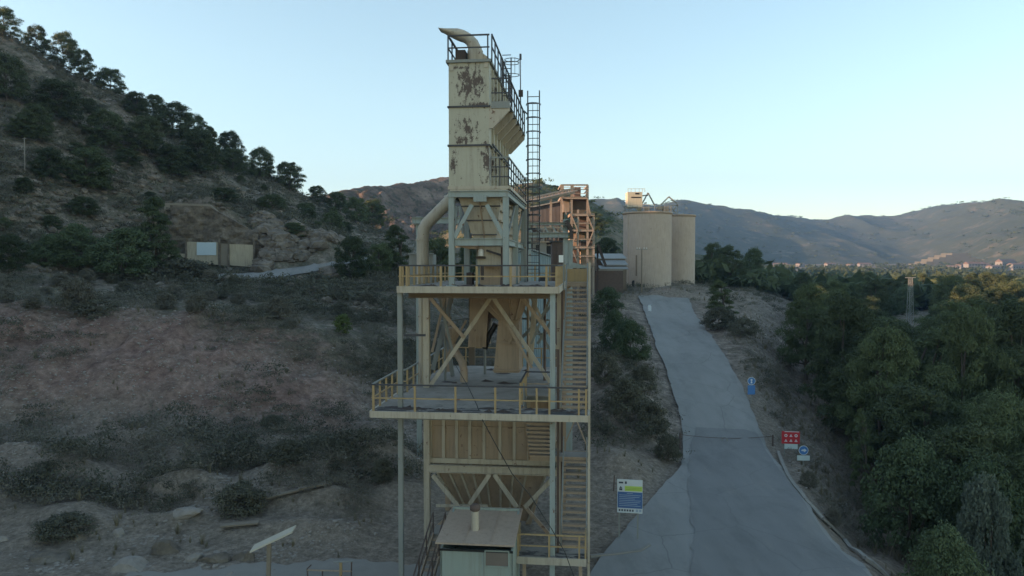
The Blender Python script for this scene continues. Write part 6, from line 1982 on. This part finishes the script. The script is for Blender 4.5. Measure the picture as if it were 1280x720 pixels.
# boulders one can pick out in the lower left
def boulder(px, py, wpx, hpx, lab, seed):
    g = ground_at(px, py, 20)
    r = np.random.default_rng(seed)
    import bmesh
    bm = bmesh.new(); bmesh.ops.create_icosphere(bm, subdivisions=3, radius=1.0)
    V = np.array([v.co for v in bm.verts]); F = np.array([[v.index for v in f.verts] for f in bm.faces]); bm.free()
    for k in range(9):                              # broken flat faces
        n = r.normal(size=3); n /= np.linalg.norm(n); d = r.uniform(.55, .85)
        h = V @ n; V = V - np.outer(np.maximum(h - d, 0), n)
    V += .05 * r.normal(size=(len(V), 1)) * V
    w = wpx / FPX * g.y / 2; h = hpx / FPX * g.y * .75
    V = V * np.array([w, w * .8, h])
    o = link('boulder', mesh_np('boulder', V, F, M['stone_pale'] if seed % 2 else M['rockwall'], False), None, loc=(g.x, g.y, g.z - h * .22))
    tag(o, lab, 'boulder', 'boulders below the bank')
for k, b in enumerate([
    (208, 690, 46, 30, 'large grey boulder in the middle of the boulder row lower left'),
    (160, 712, 70, 22, 'wide flat boulder at the bottom edge left of the large one'),
    (268, 700, 44, 18, 'low boulder right of the large grey one'),
    (243, 700, 30, 16, 'small boulder between the large grey one and the low one'),
    (305, 700, 40, 20, 'dark low boulder left of the tilted plank'),
    (150, 668, 22, 12, 'small pale boulder above the wide flat one'),
    (100, 672, 24, 12, 'small rounded boulder near the lower left bush'),
    (4, 676, 16, 14, 'pale boulder at the very left edge of the picture'),
    (338, 574, 40, 16, 'grey boulder at the foot of the bank, left of the gravel heaps'),
    (235, 640, 44, 12, 'flat slab boulder on the slope above the boulder row'),
    (60, 700, 60, 18, 'dark wide boulder in the lower left corner'),
    (392, 570, 26, 12, 'small boulder between the bank foot and the gravel heaps'),
]): boulder(*b, 300 + k)

# ------------------------------------------------------------------ the valley town and terraces, far right
M['house_wall'] = plain('house_wall', (.22, .21, .20), .8, .1, .1, 0, 0)
M['house_roof'] = plain('house_roof', (.15, .10, .08), .85, .15, .1, 0, 0)
town = []
hr_ = random.Random(5)
def house(px, py, D, w, d, h, lab):
    x = at(px, 330, D).x; z = h1(x, D)
    o = empty('far_house', (x, D, z), hr_.uniform(-.5, .5), lab, 'house', 'houses of the far valley town')
    MB().box((-w / 2, 0, -4), (w / 2, d, h)).build('wall', M['house_wall'], o)
    MB().prism([(-w / 2 - .4, -.5, h), (-w / 2 - .4, d + .5, h), (-w / 2 - .4, d / 2, h + w * .12)], (w + .8, 0, 0)).build('roof', M['house_roof'], o)
    wm = MB().box((-.7, -.06, -.8), (.7, -.003, .8)).mesh('window', M['dark'])
    for k in range(max(2, int(w / 4))):
        for fl in range(max(1, int(h / 3))):
            link('window', wm, o, loc=(-w / 2 + 2 + k * 4, 0, 1.7 + fl * 3))
hl = ['pale house in the right hand cluster of the far valley town', 'pale house in the middle of the far valley below the hills', 'pale house at the left end of the far valley town']
for k, (px, D, w, h) in enumerate([(1222, 900, 24, 9), (1232, 920, 18, 7), (1246, 880, 14, 6), (1262, 930, 30, 11), (1274, 900, 18, 8), (1206, 980, 14, 6), (1190, 930, 12, 5), (1082, 1050, 16, 6), (1067, 1060, 12, 5), (1040, 1050, 14, 6), (1003, 1100, 10, 5), (975, 1000, 18, 6), (983, 1010, 12, 5), (1290, 940, 22, 9)]):
    house(px, 330, D, w, 9, h, hl[0 if px > 1150 else 1 if px > 1020 else 2])
M['terrace'] = plain('terrace_earth', (.12, .115, .085), .95, .2, .05, 0, 0)
tt = empty('field_terraces', at(1220, 326, 1180), 0, 'pale stepped field terraces at the foot of the far hills, right', 'terraces')
for k in range(6):
    a = at(1150 + k * 8, 330, 1130 + k * 30); b = at(1330, 330, 1130 + k * 30)
    z = h1((a.x + b.x) / 2, 1130 + k * 30) + 5 + k * 3.2
    o = MB().box((a.x, a.y, z - 9), (b.x, a.y + 34, z)).build('terrace_step', M['terrace'], tt)
    o.location = -Vector(tt.location)

# ------------------------------------------------------------------ the air
hzm_ = bpy.data.materials.new('haze'); hzm_.use_nodes = True
nt = hzm_.node_tree; nt.nodes.remove(nt.nodes['Principled BSDF'])
pv_ = nt.nodes.new('ShaderNodeVolumePrincipled')
pv_.inputs['Color'].default_value = (.38, .62, 1.0, 1)
pv_.inputs['Density'].default_value = 0.00015
pv_.inputs['Anisotropy'].default_value = 0.2
nt.links.new(pv_.outputs[0], nt.nodes['Material Output'].inputs['Volume'])
tag(MB().box((-7900, -120, -75), (7900, 6400, 760)).build('haze', hzm_), kind='stuff')
